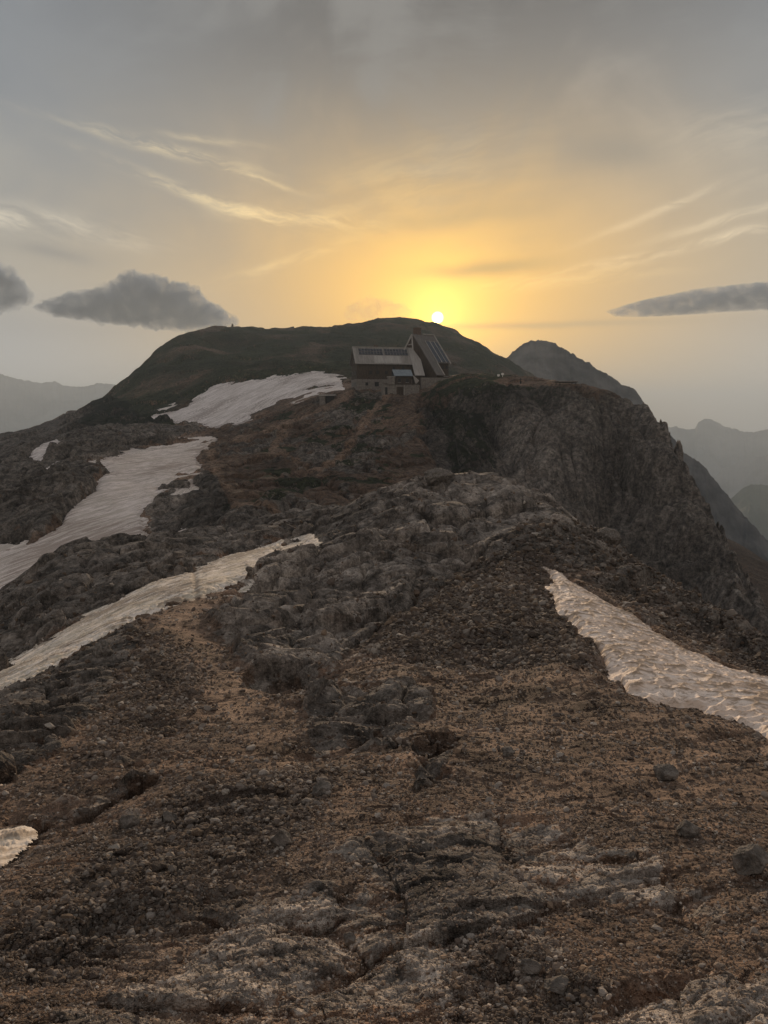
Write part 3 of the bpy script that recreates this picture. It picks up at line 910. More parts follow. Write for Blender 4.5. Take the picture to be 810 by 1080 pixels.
for key, (name, label, mat, thick, style) in SNOW_INFO.items():
    i0, i1, d = snow_d[key]
    keep = d > -7.0
    rr = np.nonzero(keep.any(1))[0]; cc = np.nonzero(keep.any(0))[0]
    if not len(rr):
        continue
    a0, a1, b0, b1 = rr[0], rr[-1] + 1, cc[0], cc[-1] + 1
    sl = (slice(i0 + a0, i0 + a1), slice(b0, b1))
    dd = d[a0:a1, b0:b1]; kk = keep[a0:a1, b0:b1]
    x = X0[sl]; y = Y0[sl]; r = np.broadcast_to(R, (NR, NC))[sl]
    px_m = r / F                                             # metres per pixel
    prof = np.where(dd > 0, thick * (1 - np.exp(-dd / 7.0)), dd * 0.10 * thick)
    if style == 'cups':
        ca, sa = math.cos(-0.25), math.sin(-0.25)
        u = x * ca + y * sa; v = -x * sa + y * ca
        wv = fbm(u / 1.6, v / 1.6, 310, 3) * 0.30
        f1, f2, rnd, _, _, _ = cells(u / 0.46 + wv, v / 0.40 + wv * 0.8, 311)
        rip = np.minimum(f1, 0.9) ** 1.6 * 0.09 + (1 - np.minimum((f2 - f1) / 0.5, 1)) ** 1.5 * 0.045 + fbm(u / 0.25, v / 0.16, 312, 3) * 0.02 + fbm(u / 5, v / 5, 313, 2) * 0.05
    elif style == 'streak':
        ca, sa = math.cos(1.08), math.sin(1.08)
        u = x * ca + y * sa; v = -x * sa + y * ca
        rip = fbm(u / 2.0, v / 0.26, 320, 5, 0.68) * 0.05 + fbm(u / 8, v / 4, 321, 2) * 0.05
    else:
        ca, sa = math.cos(1.0), math.sin(1.0)
        u = x * ca + y * sa; v = -x * sa + y * ca
        rip = fbm(u / 9, v / 0.9, 330, 5, 0.68) * 0.10 + fbm(u / 30, v / 16, 331, 2) * 0.12
    z = zb[sl] - sink[sl] + np.where(dd > 0, 1.0, 0.0) * 0.012 * np.minimum(r, 120) * 0 + prof + rip * sstep(dd, -1, 5) + sink[sl] * sstep(dd, -4, 4)
    rn = rip - rip.mean(); rn = rn / (rn.std() + 1e-6)
    if key == 'tongue':                                      # the trodden track across it
        tp = np.exp(-(poly_sdf(PX[sl] + WOB[sl] * 0.12, PY[sl], [(202, 598), (210, 636)]) / 2.8) ** 2)
        rn = rn + 1.3 * tp; z = z - 0.05 * tp
    idx = -np.ones(kk.shape, np.int64)
    q = kk[:-1, :-1] & kk[1:, :-1] & kk[:-1, 1:] & kk[1:, 1:]
    used = np.zeros(kk.shape, bool)
    used[:-1, :-1] |= q; used[1:, :-1] |= q; used[:-1, 1:] |= q; used[1:, 1:] |= q
    idx[used] = np.arange(used.sum())
    quads = np.stack([idx[:-1, :-1][q], idx[1:, :-1][q], idx[1:, 1:][q], idx[:-1, 1:][q]], 1)[:, ::-1]
    me = mesh_np(name, np.stack([x[used], y[used], z[used]], 1), quads[:, ::-1])
    cv = np.clip(0.5 + 0.25 * rn[used], 0, 1)
    attr(me, 'relief', np.stack([cv, cv, cv, np.ones_like(cv)], 1))
    tag(link(name, me, mat), label, 'snow')

# ------------------------------------------------------------------ far ranges, valley floor, haze
def far_material(name, a, b, scale):
    m, N, bs, out = new_mat(name)
    geo = N.new('ShaderNodeNewGeometry')
    n = N.noise(geo.outputs['Position'], scale, 7, 0.65)
    N.put(bs.inputs['Base Color'], N.mix(N.smooth(n, 0.35, 0.65), a, b))
    return m


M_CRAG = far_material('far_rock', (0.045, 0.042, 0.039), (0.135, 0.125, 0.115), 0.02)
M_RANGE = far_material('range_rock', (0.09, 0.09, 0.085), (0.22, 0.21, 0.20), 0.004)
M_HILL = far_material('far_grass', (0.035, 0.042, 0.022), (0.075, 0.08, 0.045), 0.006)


def ridge(name, profile, r0, slope, mat, seed, relief, jag, n=520, back=0.6):
    """a mountain range: its crest follows the profile at its own distance, flanks fall away on both sides"""
    p = np.array(profile, float)
    t, e = ray(p[:, 0], p[:, 1])
    tt = np.linspace(t[0], t[-1], n)
    ee = np.interp(tt, t, e)
    u = np.concatenate([np.linspace(-1, 0, 170) ** 3 * 1.0, np.linspace(0, 1, 40)[1:] ** 1.5])
    rr = r0 * np.where(u < 0, np.exp(u * 1.1), 1 + u * back)
    TT, RR = np.meshgrid(tt, rr)
    x = RR * np.sin(TT); y = RR * np.cos(TT)
    zc = (ee * r0)[None, :] + jag * fbm(tt * r0 / (jag * 5.5), tt * 0, seed, 5, 0.62)[None, :]
    off = RR - r0
    lam = relief * 6
    spur = (0.55 - np.abs(perlin(x / lam + 0.4 * perlin(x / lam, y / lam, seed + 9), y / (lam * 2.6), seed + 1)) * 1.5) * relief + fbm(x / (lam * 0.35), y / (lam * 0.6), seed + 2, 5, 0.58) * relief * 0.35
    k = 1 - np.exp(-np.abs(off) / (relief * 2.0))
    z = zc - slope * np.abs(off) * np.where(off > 0, 1.2, 1.0) + spur * k - 0.25 * relief * k
    me = mesh_np(name, np.stack([x.ravel(), y.ravel(), z.ravel()], 1), grid_quads(len(rr), n)[:, ::-1])
    return tag(link(name, me, mat), kind='structure')


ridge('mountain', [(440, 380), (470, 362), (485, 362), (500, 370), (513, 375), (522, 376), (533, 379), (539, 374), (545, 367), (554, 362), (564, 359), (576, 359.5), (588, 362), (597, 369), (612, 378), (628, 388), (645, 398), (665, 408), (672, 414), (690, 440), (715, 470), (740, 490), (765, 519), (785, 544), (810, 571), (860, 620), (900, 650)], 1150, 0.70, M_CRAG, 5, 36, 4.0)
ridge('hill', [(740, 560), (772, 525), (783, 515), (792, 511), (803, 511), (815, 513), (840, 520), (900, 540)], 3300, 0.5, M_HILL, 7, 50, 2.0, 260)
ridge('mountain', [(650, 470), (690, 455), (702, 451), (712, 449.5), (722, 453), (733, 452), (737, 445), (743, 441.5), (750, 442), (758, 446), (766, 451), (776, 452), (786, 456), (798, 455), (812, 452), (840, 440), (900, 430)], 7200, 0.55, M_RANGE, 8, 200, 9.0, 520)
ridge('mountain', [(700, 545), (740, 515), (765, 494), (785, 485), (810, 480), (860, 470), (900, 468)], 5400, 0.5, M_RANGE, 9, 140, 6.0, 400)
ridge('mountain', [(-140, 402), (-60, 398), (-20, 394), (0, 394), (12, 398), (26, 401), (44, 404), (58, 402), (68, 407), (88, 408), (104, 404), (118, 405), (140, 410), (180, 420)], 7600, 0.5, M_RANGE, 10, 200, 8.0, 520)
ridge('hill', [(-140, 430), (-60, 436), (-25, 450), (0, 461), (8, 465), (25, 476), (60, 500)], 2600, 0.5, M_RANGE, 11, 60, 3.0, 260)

ring = [(14500 * math.cos(i * math.pi / 48), 14500 * math.sin(i * math.pi / 48), -960.0) for i in range(96)]
me = bpy.data.meshes.new('valley_ground')
me.from_pydata(ring, [], [list(range(96))])
tag(link('valley_ground', me, M_HILL), kind='structure')

HAZE_DENSITY = 1.6e-4
bmh = bmesh.new()
bmesh.ops.create_cube(bmh, size=1.0, matrix=Matrix.Translation((0, 0, -251)) @ Matrix.Diagonal((30000, 30000, 1422, 1)))
me = bpy.data.meshes.new('haze'); bmh.to_mesh(me); bmh.free()
mh = bpy.data.materials.new('haze'); mh.use_nodes = True
NH = NT(mh.node_tree); NH.n.clear()
vo = NH.new('ShaderNodeVolumePrincipled')
vo.inputs['Color'].default_value = (0.75, 0.88, 1.0, 1)
vo.inputs['Density'].default_value = HAZE_DENSITY
vo.inputs['Anisotropy'].default_value = 0.1
o_ = NH.new('ShaderNodeOutputMaterial'); NH.l.new(vo.outputs[0], o_.inputs['Volume'])
tag(link('haze', me, mh), 'thin pale haze hanging over the whole mountain and valleys', 'haze', kind='stuff')


# ------------------------------------------------------------------ low dark clouds
def cloud_material(name, density, color, g):
    m = bpy.data.materials.new(name); m.use_nodes = True
    N = NT(m.node_tree); N.n.clear()
    v = N.new('ShaderNodeVolumePrincipled')
    v.inputs['Color'].default_value = color + (1,)
    tc = N.new('ShaderNodeTexCoord')
    nz = N.noise(tc.outputs['Object'], 0.016, 5, 0.62, 0.4)
    N.put(v.inputs['Density'], N.mul(N.smooth(nz, 0.36, 0.62), density))
    v.inputs['Anisotropy'].default_value = g
    o = N.new('ShaderNodeOutputMaterial'); N.l.new(v.outputs[0], o.inputs['Volume'])
    return m


def cloud(label, outline, r, depth, density, color, bump, seed, g=0.15):
    """a closed, billowing body of cloud; its outline has its own distance, size and thickness"""
    o = np.array(outline, float)
    o = np.concatenate([o[i] + (np.roll(o, -1, 0)[i] - o[i]) * np.linspace(0, 1, 24, endpoint=False)[:, None] for i in range(len(o))])
    c = o.mean(0)
    th_, e_ = ray(c[0], c[1])
    cx, cy, cz = math.sin(th_) * r, math.cos(th_) * r, float(e_) * r
    rel = (o - c) * (r / F)
    ang = np.unwrap(np.arctan2(-rel[:, 1], rel[:, 0]))
    rad = np.hypot(rel[:, 0], rel[:, 1])
    order = np.argsort(np.mod(ang, 2 * math.pi))
    aa = np.mod(ang, 2 * math.pi)[order]; rd = rad[order]
    aa = np.concatenate([aa - 2 * math.pi, aa, aa + 2 * math.pi]); rd = np.tile(rd, 3)
    bmc = bmesh.new()
    bmesh.ops.create_icosphere(bmc, subdivisions=6, radius=1.0)
    for v in bmc.verts:
        n = v.co.normalized()
        rho = math.hypot(n.x, n.z)
        a = math.atan2(n.z, n.x) % (2 * math.pi)
        R_ = float(np.interp(a, aa, rd))
        v.co = (n.x / max(rho, 1e-6) * rho * R_, n.y * depth, n.z / max(rho, 1e-6) * rho * R_)
    bmc.normal_update()
    pos = np.array([v.co[:] for v in bmc.verts])
    b = bump
    d = fbm(pos[:, 0] / b + seed, pos[:, 2] / b + pos[:, 1] / b * 0.7, seed, 4, 0.55) * 0.30 * b + (0.4 - np.abs(fbm(pos[:, 0] / b * 2.1, pos[:, 2] / b * 2.1 - pos[:, 1] / b * 1.4, seed + 5, 4, 0.6))) * 0.38 * b
    for v, q in zip(bmc.verts, d):
        n = v.normal if v.normal.length else v.co.normalized()
        v.co = v.co + Vector((n.x, n.y, n.z)) * float(q)
    m_ = bpy.data.meshes.new('cloud'); bmc.to_mesh(m_); bmc.free()
    ob = link('cloud', m_, cloud_material('cloud', density, color, g))
    ob.location = (cx, cy, cz)
    ob.rotation_euler = (0, 0, -float(th_))
    return tag(ob, label, 'cloud')


CLOUD_GREY = (0.33, 0.43, 0.60)
cloud('long dark grey cumulus cloud, flat-based and domed, above the left dome',
      [(52, 327), (64, 321), (82, 316), (104, 311), (118, 303), (128, 296), (142, 291), (156, 293), (172, 296), (190, 300), (204, 306), (214, 314), (226, 322), (238, 330), (244, 338), (232, 342), (214, 343), (190, 344), (160, 343), (130, 340), (100, 338), (70, 335)],
      4800, 260, 0.016, CLOUD_GREY, 75, 3)
cloud('small dark grey cloud cut off by the left edge of the view',
      [(-60, 300), (-40, 286), (-18, 281), (0, 281), (9, 285), (16, 293), (22, 302), (27, 309), (20, 316), (10, 322), (-10, 325), (-40, 322), (-60, 314)],
      4700, 190, 0.016, CLOUD_GREY, 55, 8)
cloud('flat lens-shaped grey cloud low over the far right peaks',
      [(654, 322), (672, 316), (700, 311), (740, 305), (780, 303), (820, 302), (870, 302), (930, 306), (960, 314), (930, 322), (870, 325), (820, 324), (770, 324), (720, 325), (680, 325)],
      5200, 300, 0.010, CLOUD_GREY, 22, 12)
cloud('faint ragged brown cloud just above the summit, left of the sun',
      [(362, 334), (366, 324), (378, 318), (388, 313), (400, 315), (412, 318), (424, 321), (434, 328), (428, 336), (410, 338), (390, 339), (372, 338)],
      4600, 110, 0.0032, (0.95, 0.80, 0.62), 46, 21)


# ------------------------------------------------------------------ the hut on the saddle
def simple_mat(name, a, b, scale, rough=0.8, stretch=(1, 1, 1), spec=0.2, metal=0.0, detail=5, bump=0.0):
    m, N, bs, out = new_mat(name)
    tc = N.new('ShaderNodeTexCoord')
    q = N.v('MULTIPLY', tc.outputs['Object'], stretch)
    n = N.noise(q, scale, detail, 0.65)
    N.put(bs.inputs['Base Color'], N.mix(N.smooth(n, 0.32, 0.68), a, b))
    bs.inputs['Roughness'].default_value = rough
    bs.inputs['Specular IOR Level'].default_value = spec
    bs.inputs['Metallic'].default_value = metal
    if bump:
        bp = N.new('ShaderNodeBump'); bp.inputs['Strength'].default_value = 0.6; bp.inputs['Distance'].default_value = bump
        N.put(bp.inputs['Height'], n); N.l.new(bp.outputs[0], bs.inputs['Normal'])
    return m


M_STONE = simple_mat('hut_stone', (0.13, 0.112, 0.096), (0.24, 0.21, 0.18), 1.6, bump=0.1)
M_WOOD = simple_mat('dark_wood', (0.032, 0.023, 0.016), (0.085, 0.060, 0.041), 1.2, stretch=(5, 5, 0.5), bump=0.05)
M_METAL = simple_mat('roof_metal', (0.26, 0.235, 0.21), (0.38, 0.35, 0.315), 0.5, 0.55, (3, 0.4, 0.4), 0.4)
M_METAL2 = simple_mat('roof_metal_worn', (0.17, 0.152, 0.135), (0.27, 0.242, 0.215), 0.8, 0.6, (3, 0.4, 0.4), 0.3)
M_OLDROOF = simple_mat('weathered_roof', (0.085, 0.075, 0.066), (0.155, 0.136, 0.12), 0.9, 0.65, (3, 0.5, 0.5), 0.25)
M_SLATE = simple_mat('blue_roof', (0.13, 0.15, 0.165), (0.20, 0.228, 0.245), 0.8, 0.5, (1, 1, 1), 0.4)
M_PANEL = simple_mat('panel_glass', (0.012, 0.012, 0.016), (0.026, 0.026, 0.032), 0.5, 0.25, (1, 1, 1), 0.5)
M_TRIM = simple_mat('white_trim', (0.25, 0.225, 0.20), (0.34, 0.31, 0.275), 1.0)
M_POST = simple_mat('post_white', (0.62, 0.59, 0.55), (0.74, 0.70, 0.66), 1.0)
M_DARK = simple_mat('dark_opening', (0.012, 0.011, 0.010), (0.022, 0.020, 0.018), 1.0, 0.3)
M_BRICK = simple_mat('chimney_brown', (0.075, 0.048, 0.034), (0.13, 0.085, 0.06), 2.0)


class MB:
    def __init__(self):
        self.b = bmesh.new()

    def poly_prism(self, pts, vec):
        """closed prism: polygon pts swept along vec"""
        a = [self.b.verts.new(p) for p in pts]
        c = [self.b.verts.new(Vector(p) + Vector(vec)) for p in pts]
        n = len(pts)
        self.b.faces.new(a); self.b.faces.new(list(reversed(c)))
        for i in range(n):
            self.b.faces.new([a[i], c[i], c[(i + 1) % n], a[(i + 1) % n]])
        return self

    def box(self, x0, x1, y0, y1, z0, z1):
        return self.poly_prism([(x0, y0, z0), (x1, y0, z0), (x1, y1, z0), (x0, y1, z0)], (0, 0, z1 - z0))

    def bar(self, a, b, w):
        a, b = Vector(a), Vector(b)
        d = (b - a).normalized()
        u = d.orthogonal().normalized() * w * 0.5
        v = d.cross(u).normalized() * w * 0.5
        return self.poly_prism([a + u + v, a - u + v, a - u - v, a + u - v], b - a)

    def slab(self, p, q, r, s, thick):
        """flat quad thickened along its normal"""
        p, q, r, s = map(Vector, (p, q, r, s))
        n = (q - p).cross(s - p).normalized()
        if n.z < 0:
            n = -n
        return self.poly_prism([p, q, r, s], n * thick)

    def build(self, name, mat, parent):
        bmesh.ops.recalc_face_normals(self.b, faces=self.b.faces)
        m_ = bpy.data.meshes.new(name)
        self.b.to_mesh(m_); self.b.free()
        return link(name, m_, mat, parent)


# main building: local x along the front, y into the hill, z up from the foot of the front wall
MAIN = at(376.2, 411.5, 280.0)
hut = empty('mountain_hut', MAIN, math.radians(13))
tag(hut, 'large two-storey mountain hut with dark wooden walls and solar panels on a pale roof', 'hut')
LH, DH, ZE, ZR = 23.6, 10.6, 9.7, 15.4
MB().box(0, LH, 0, DH, -3.5, 4.0).build('stone_wall', M_STONE, hut)
MB().poly_prism([(0.12, 0.12, 4.0), (0.12, DH - 0.12, 4.0), (0.12, DH - 0.12, ZE), (0.12, DH / 2, ZR - 0.15), (0.12, 0.12, ZE)], (LH - 0.24, 0, 0)).build('wooden_wall', M_WOOD, hut)
pitch = (ZR - ZE) / (DH / 2)
rf = MB()
ov = 0.55
CS0 = 20.3                                            # where the roof runs on down over the side wing
front_z = lambda y: ZE + pitch * y
rf.slab((-0.6, -ov, front_z(-ov)), (CS0, -ov, front_z(-ov)), (CS0, DH / 2, ZR), (-0.6, DH / 2, ZR), 0.25)
rf.slab((-0.6, DH + ov, front_z(-ov)), (LH + 0.4, DH + ov, front_z(-ov)), (LH + 0.4, DH / 2 + 0.03, ZR), (-0.6, DH / 2 + 0.03, ZR), 0.25)
roof = rf.build('roof', M_METAL2, hut)
nrm = Vector((0, -pitch, 1)).normalized()


def on_roof(x, f, lift):
    """point on the front slope, f from the ridge (0) to the eave (1)"""
    y = DH / 2 * (1 - f)
    return Vector((x, y, front_z(y))) + nrm * lift


def roof_patch(x0, x1, f0, f1, lift, thick):
    return MB().slab(on_roof(x0, f0, lift), on_roof(x1, f0, lift), on_roof(x1, f1, lift), on_roof(x0, f1, lift), thick)


roof_patch(6.6, 16.6, 0.56, 1.04, 0.26, 0.05).build('roof_sheet', M_METAL, roof)
ridge_cap = MB().box(-0.6, LH + 0.4, DH / 2 - 0.35, DH / 2 + 0.35, ZR + 0.16, ZR + 0.42).build('ridge_cap', M_TRIM, roof)
MB().slab(on_roof(-0.62, 0.0, 0.27), on_roof(-0.22, 0.0, 0.27), on_roof(-0.22, 1.1, 0.27), on_roof(-0.62, 1.1, 0.27), 0.12).build('rake_board', M_TRIM, roof)
for x0, x1 in ((1.4, 10.2), (10.9, 19.6)):
    p = roof_patch(x0, x1, 0.10, 0.50, 0.27, 0.10).build('solar_panel', M_PANEL, roof)
    g = MB()
    nx = 8
    for i in range(nx + 1):
        xx = x0 + (x1 - x0) * i / nx
        g.bar(on_roof(xx, 0.10, 0.39), on_roof(xx, 0.50, 0.39), 0.07)
    g.bar(on_roof(x0, 0.30, 0.40), on_roof(x1, 0.30, 0.40), 0.07)
    g.build('panel_frame', M_METAL2, p)
MB().box(7.6, 9.0, DH / 2 - 0.2, DH / 2 + 1.0, ZR + 0.1, ZR + 1.0).build('chimney', M_BRICK, roof)
# windows and door of the front and gable
for x, z, w, h in ((4.6, 5.7, 1.1, 1.3), (7.1, 5.7, 1.1, 1.3), (10.4, 5.7, 1.0, 1.2), (13.2, 7.4, 1.0, 1.1), (16.6, 7.4, 1.0, 1.1), (19.0, 5.7, 1.0, 1.2)):
    wd = MB().box(x, x + w, 0.02, 0.30, z, z + h).build('window', M_DARK, hut)
    f_ = MB().box(x - 0.1, x + w + 0.1, -0.02, 0.15, z - 0.14, z - 0.01)
    f_.box(x - 0.1, x - 0.01, -0.02, 0.15, z, z + h); f_.box(x + w + 0.01, x + w + 0.1, -0.02, 0.15, z, z + h)
    f_.build('frame', M_WOOD, wd)
for x, z, w, h in ((6.6, 1.4, 1.5, 1.6), (3.2, 1.7, 1.0, 1.1)):
    wd = MB().box(x, x + w, -0.06, 0.2, z, z + h).build('window', M_DARK, hut)
    MB().box(x - 0.1, x + w + 0.1, -0.12, 0.05, z - 0.15, z - 0.01).build('sill', M_STONE, wd)
for y in (1.6, 4.3, 7.0):
    wd = MB().box(-0.06, 0.2, y, y + 1.6, 1.6, 3.0).build('window', M_DARK, hut)
    MB().box(-0.12, 0.05, y - 0.1, y + 1.7, 1.42, 1.58).build('sill', M_STONE, wd)
for y, z in ((2.6, 5.6), (6.6, 5.6), (4.7, 9.6)):
    MB().box(0.04, 0.3, y, y + 1.2, z, z + 1.3).build('window', M_DARK, hut)
MB().box(-0.05, LH + 0.05, -0.05, 0.25, 3.95, 4.2).build('floor_beam', M_WOOD, hut)
# side wing under the long roof
MB().slab(on_roof(CS0 + 0.02, 0.0, 0.0), on_roof(LH + 0.4, 0.0, 0.0), on_roof(LH + 0.4, 1.82, 0.0), on_roof(CS0 + 0.02, 1.82, 0.0), 0.32).build('side_roof', M_METAL, hut)
yb = DH / 2 * (1 - 1.75)
MB().poly_prism([(CS0 + 0.25, 0.0, -3.5), (CS0 + 0.25, yb, -3.5), (CS0 + 0.25, yb, front_z(yb) - 0.1), (CS0 + 0.25, 0.0, front_z(0) - 0.1)], (LH - CS0 - 0.4, 0, 0)).build('side_wall', M_WOOD, hut)

# second building: steep roof turned away to the right, dark collectors on its slope
WO = at(459.5, 381.0, 286.0)
wing = empty('alpine_lodge', WO, math.radians(40))
tag(wing, 'tall steep-roofed building with three dark roof strips, right of the large hut', 'building')
WL0, WL1, WR = -3.6, 6.9, 8.4                       # along the eave; run of the slope
PW = 10.0 / 8.4
wz = lambda y: PW * y
MB().poly_prism([(0.1, 0.15, -9), (0.1, 16.6, -9), (0.1, 16.6, 0), (0.1, WR, wz(WR) - 0.2), (0.1, 0.15, 0)], (WL1 - 0.3, 0, 0)).build('wooden_wall', M_WOOD, wing)
MB().poly_prism([(WL0, -4.1, -9), (WL0, 16.6, -9), (WL0, 16.6, 0), (WL0, WR, wz(WR) - 0.2), (WL0, -4.1, wz(-4.1) - 0.2)], (0.1 - WL0, 0, 0)).build('side_wall', M_WOOD, wing)
wn = Vector((0, -PW, 1)).normalized()


def on_wing(x, y, lift=0.0):
    return Vector((x, y, wz(y))) + wn * lift


wroof = MB().slab(on_wing(0.12, -0.6), on_wing(WL1, -0.6), on_wing(WL1, WR), on_wing(0.12, WR), 0.3).build('roof', M_OLDROOF, wing)
MB().slab(on_wing(WL0 - 0.3, -4.6), on_wing(0.08, -4.6), on_wing(0.08, WR), on_wing(WL0 - 0.3, WR), 0.3).build('long_roof', M_OLDROOF, wing)
MB().slab((WL0 - 0.3, 17.2, -0.4), (WL1, 17.2, -0.4), (WL1, WR + 0.03, wz(WR)), (WL0 - 0.3, WR + 0.03, wz(WR)), 0.3).build('rear_roof', M_METAL2, wing)
for x0, x1 in ((0.35, 2.35), (2.65, 4.55), (4.85, 6.35)):
    MB().slab(on_wing(x0, -0.35, 0.32), on_wing(x1, -0.35, 0.32), on_wing(x1, 6.1, 0.32), on_wing(x0, 6.1, 0.32), 0.08).build('collector', M_PANEL, wroof)
for x, y0, y1, w in ((2.5, -0.5, 6.3, 0.22), (4.7, -0.5, 6.3, 0.18), (0.2, -0.5, 6.3, 0.18)):
    MB().bar(on_wing(x, y0, 0.42), on_wing(x, y1, 0.42), w).build('batten', M_METAL, wroof)
MB().bar(on_wing(WL1 - 0.1, -0.7, 0.35), on_wing(WL1 - 0.1, WR, 0.35), 0.42).build('rake_board', M_TRIM, wroof)
MB().bar(on_wing(-0.05, -4.6, 0.35), on_wing(-0.05, -0.6, 0.35), 0.34).build('rake_board', M_TRIM, wroof)
MB().bar(on_wing(1.0, WR, 0.5), on_wing(WL1, WR, 0.5), 0.30).build('ridge_cap', M_TRIM, wroof)
MB().box(-2.0, 0.1, WR - 0.4, WR + 1.6, wz(WR) - 0.8, wz(WR) + 2.6).build('chimney', M_BRICK, wroof)
for x, z in ((1.2, -2.6), (3.2, -2.6), (5.2, -2.6)):
    MB().box(x, x + 1.1, 0.02, 0.3, z, z + 1.2).build('window', M_DARK, wing)
MB().box(0.2, 6.6, -0.12, 0.12, -5.4, -5.1).build('floor_beam', M_METAL2, wing)
# white A-shaped gable frame standing up behind the main ridge
gf = MB()
inv = (Matrix.Translation(WO) @ Matrix.Rotation(math.radians(40), 4, 'Z')).inverted()
A_, B_, C_ = (inv @ at(434.2, 352.8, 281), inv @ at(426.2, 369.0, 281), inv @ at(435.4, 369.0, 281))
gf.bar(A_, B_, 0.45); gf.bar(A_, C_, 0.45); gf.bar((A_ + B_) / 2 + (C_ - A_) * 0.18, (A_ + C_) / 2 + (C_ - A_) * 0.12, 0.25)
gf.build('gable_frame', M_METAL, wing)

# small cabin in front of the hut
CB = at(417.0, 405.5, 268.0)
cabin = empty('wooden_cabin', CB, math.radians(8))
tag(cabin, 'small dark wooden cabin with blue-grey roof in front of the large hut', 'cabin')
MB().box(0, 5.6, 0, 4.4, -3.0, 2.9).build('wooden_wall', M_WOOD, cabin)
MB().slab((-0.5, -0.7, 2.75), (6.0, -0.7, 2.75), (5.7, 2.2, 5.0), (-0.8, 2.2, 5.0), 0.2).build('roof', M_SLATE, cabin)
MB().slab((-0.5, 5.0, 2.75), (6.0, 5.0, 2.75), (5.7, 2.24, 5.0), (-0.8, 2.24, 5.0), 0.2).build('rear_roof', M_SLATE, cabin)
MB().poly_prism([(6.0, -0.6, 3.0), (8.2, -0.1, 1.3), (7.0, -0.4, -0.1)], (0.1, 0.25, 0.1)).build('awning', M_TRIM, cabin)
for x in (0.9, 3.6):
    wd = MB().box(x, x + 1.0, -0.06, 0.2, 0.8, 2.0).build('window', M_DARK, cabin)
    MB().box(x - 0.1, x + 1.1, -0.12, 0.04, 0.62, 0.78).build('sill', M_METAL2, wd)
# stone terrace below the cabin
TW = at(404.0, 418.5, 264.0)
terr = empty('stone_terrace', TW, math.radians(6))
tag(terr, 'low stone terrace with a dark doorway carrying the small cabin', 'terrace')
MB().box(0, 12.3, 0, 6, -3.5, 4.1).build('stone_wall', M_STONE, terr)
MB().box(0.7, 1.5, -0.08, 0.2, 0.3, 3.2).build('doorway', M_DARK, terr)
MB().box(4.6, 6.9, -0.07, 0.2, 0.5, 3.4).build('gate', M_WOOD, terr)
MB().bar((7.2, -0.2, 0.2), (7.2, -0.2, 3.9), 0.25).build('post', M_TRIM, terr)
MB().bar((0.3, -0.3, 4.3), (12.2, -0.3, 4.3), 0.18).build('railing', M_WOOD, terr)
MB().box(1.7, 3.9, -0.6, 2.0, 4.1, 6.6).build('store_box', M_STONE, terr)
MB().box(1.5, 4.1, -0.8, 2.2, 6.6, 6.8).build('store_roof', M_METAL, terr)
# terrace wall to the right of the hut
TR = at(444.0, 404.0, 272.0)
tw = MB().box(0, 12.5, 0, 1.0, -2.5, 1.9).build('retaining_wall', M_STONE, None)
tw.location = TR; tw.rotation_euler = (0, 0, math.radians(16))
tag(tw, 'long low stone retaining wall right of the hut above the grassy ledge', 'wall')
# half-buried shelter left of the hut
SH = at(337.0, 424.5, 274.0)
sh = empty('stone_shelter', SH, math.radians(-4))
tag(sh, 'half-buried stone shelter with flat pale roof beside the snow left of the hut', 'shelter')
MB().box(0, 2.0, 0, 3.4, -3.0, 2.3).build('stone_wall', M_STONE, sh)
MB().box(2.0, 5.2, 0.8, 3.4, -3.0, 2.3).build('doorway', M_DARK, sh)
MB().box(-0.3, 5.6, -0.3, 3.8, 2.3, 2.75).build('roof', M_METAL, sh)
# small things along the plateau
PL = at(589.5, 403.3, 246.0)
pl = empty('landing_platform', PL, math.radians(3))
tag(pl, 'small flat landing platform at the far edge of the cliff plateau', 'platform')
MB().box(0, 5.8, 0, 5.0, 0.05, 0.45).build('deck', M_WOOD, pl)
MB().box(-0.1, 5.9, -0.1, 0.0, 0.25, 0.52).build('edge_board', M_METAL2, pl)
for x in (0.3, 5.3):
    for y in (0.3, 4.5):
        MB().box(x, x + 0.2, y, y + 0.2, -1.2, 0.05).build('leg', M_WOOD, pl)
for px_, py_, lab in ((525.6, 398.0, 'pale marker post on the cliff plateau, the left of two'), (530.0, 396.6, 'pale marker post on the cliff plateau, the right of two')):
    sp = empty('marker_post', at(px_, py_ + 2.2, 258.0))
    tag(sp, lab, 'marker post', 'marker posts on the plateau')
    MB().box(-0.08, 0.08, -0.08, 0.08, -2.4, 1.7).build('pole', M_POST, sp)
    MB().box(-0.42, 0.42, -0.14, -0.08, 1.0, 1.6).build('board', M_POST, sp)
ms = empty('weather_mast', at(549.0, 407.5, 254.0))
tag(ms, 'thin dark weather mast standing on the grassy plateau edge', 'mast')
MB().bar((0, 0, -0.8), (0, 0, 2.6), 0.16).build('pole', M_DARK, ms)
MB().bar((-0.6, 0, 2.2), (0.6, 0, 2.2), 0.12).build('crossbar', M_DARK, ms)
MB().box(-0.25, 0.25, -0.2, 0.2, 1.0, 1.6).build('instrument_box', M_DARK, ms)


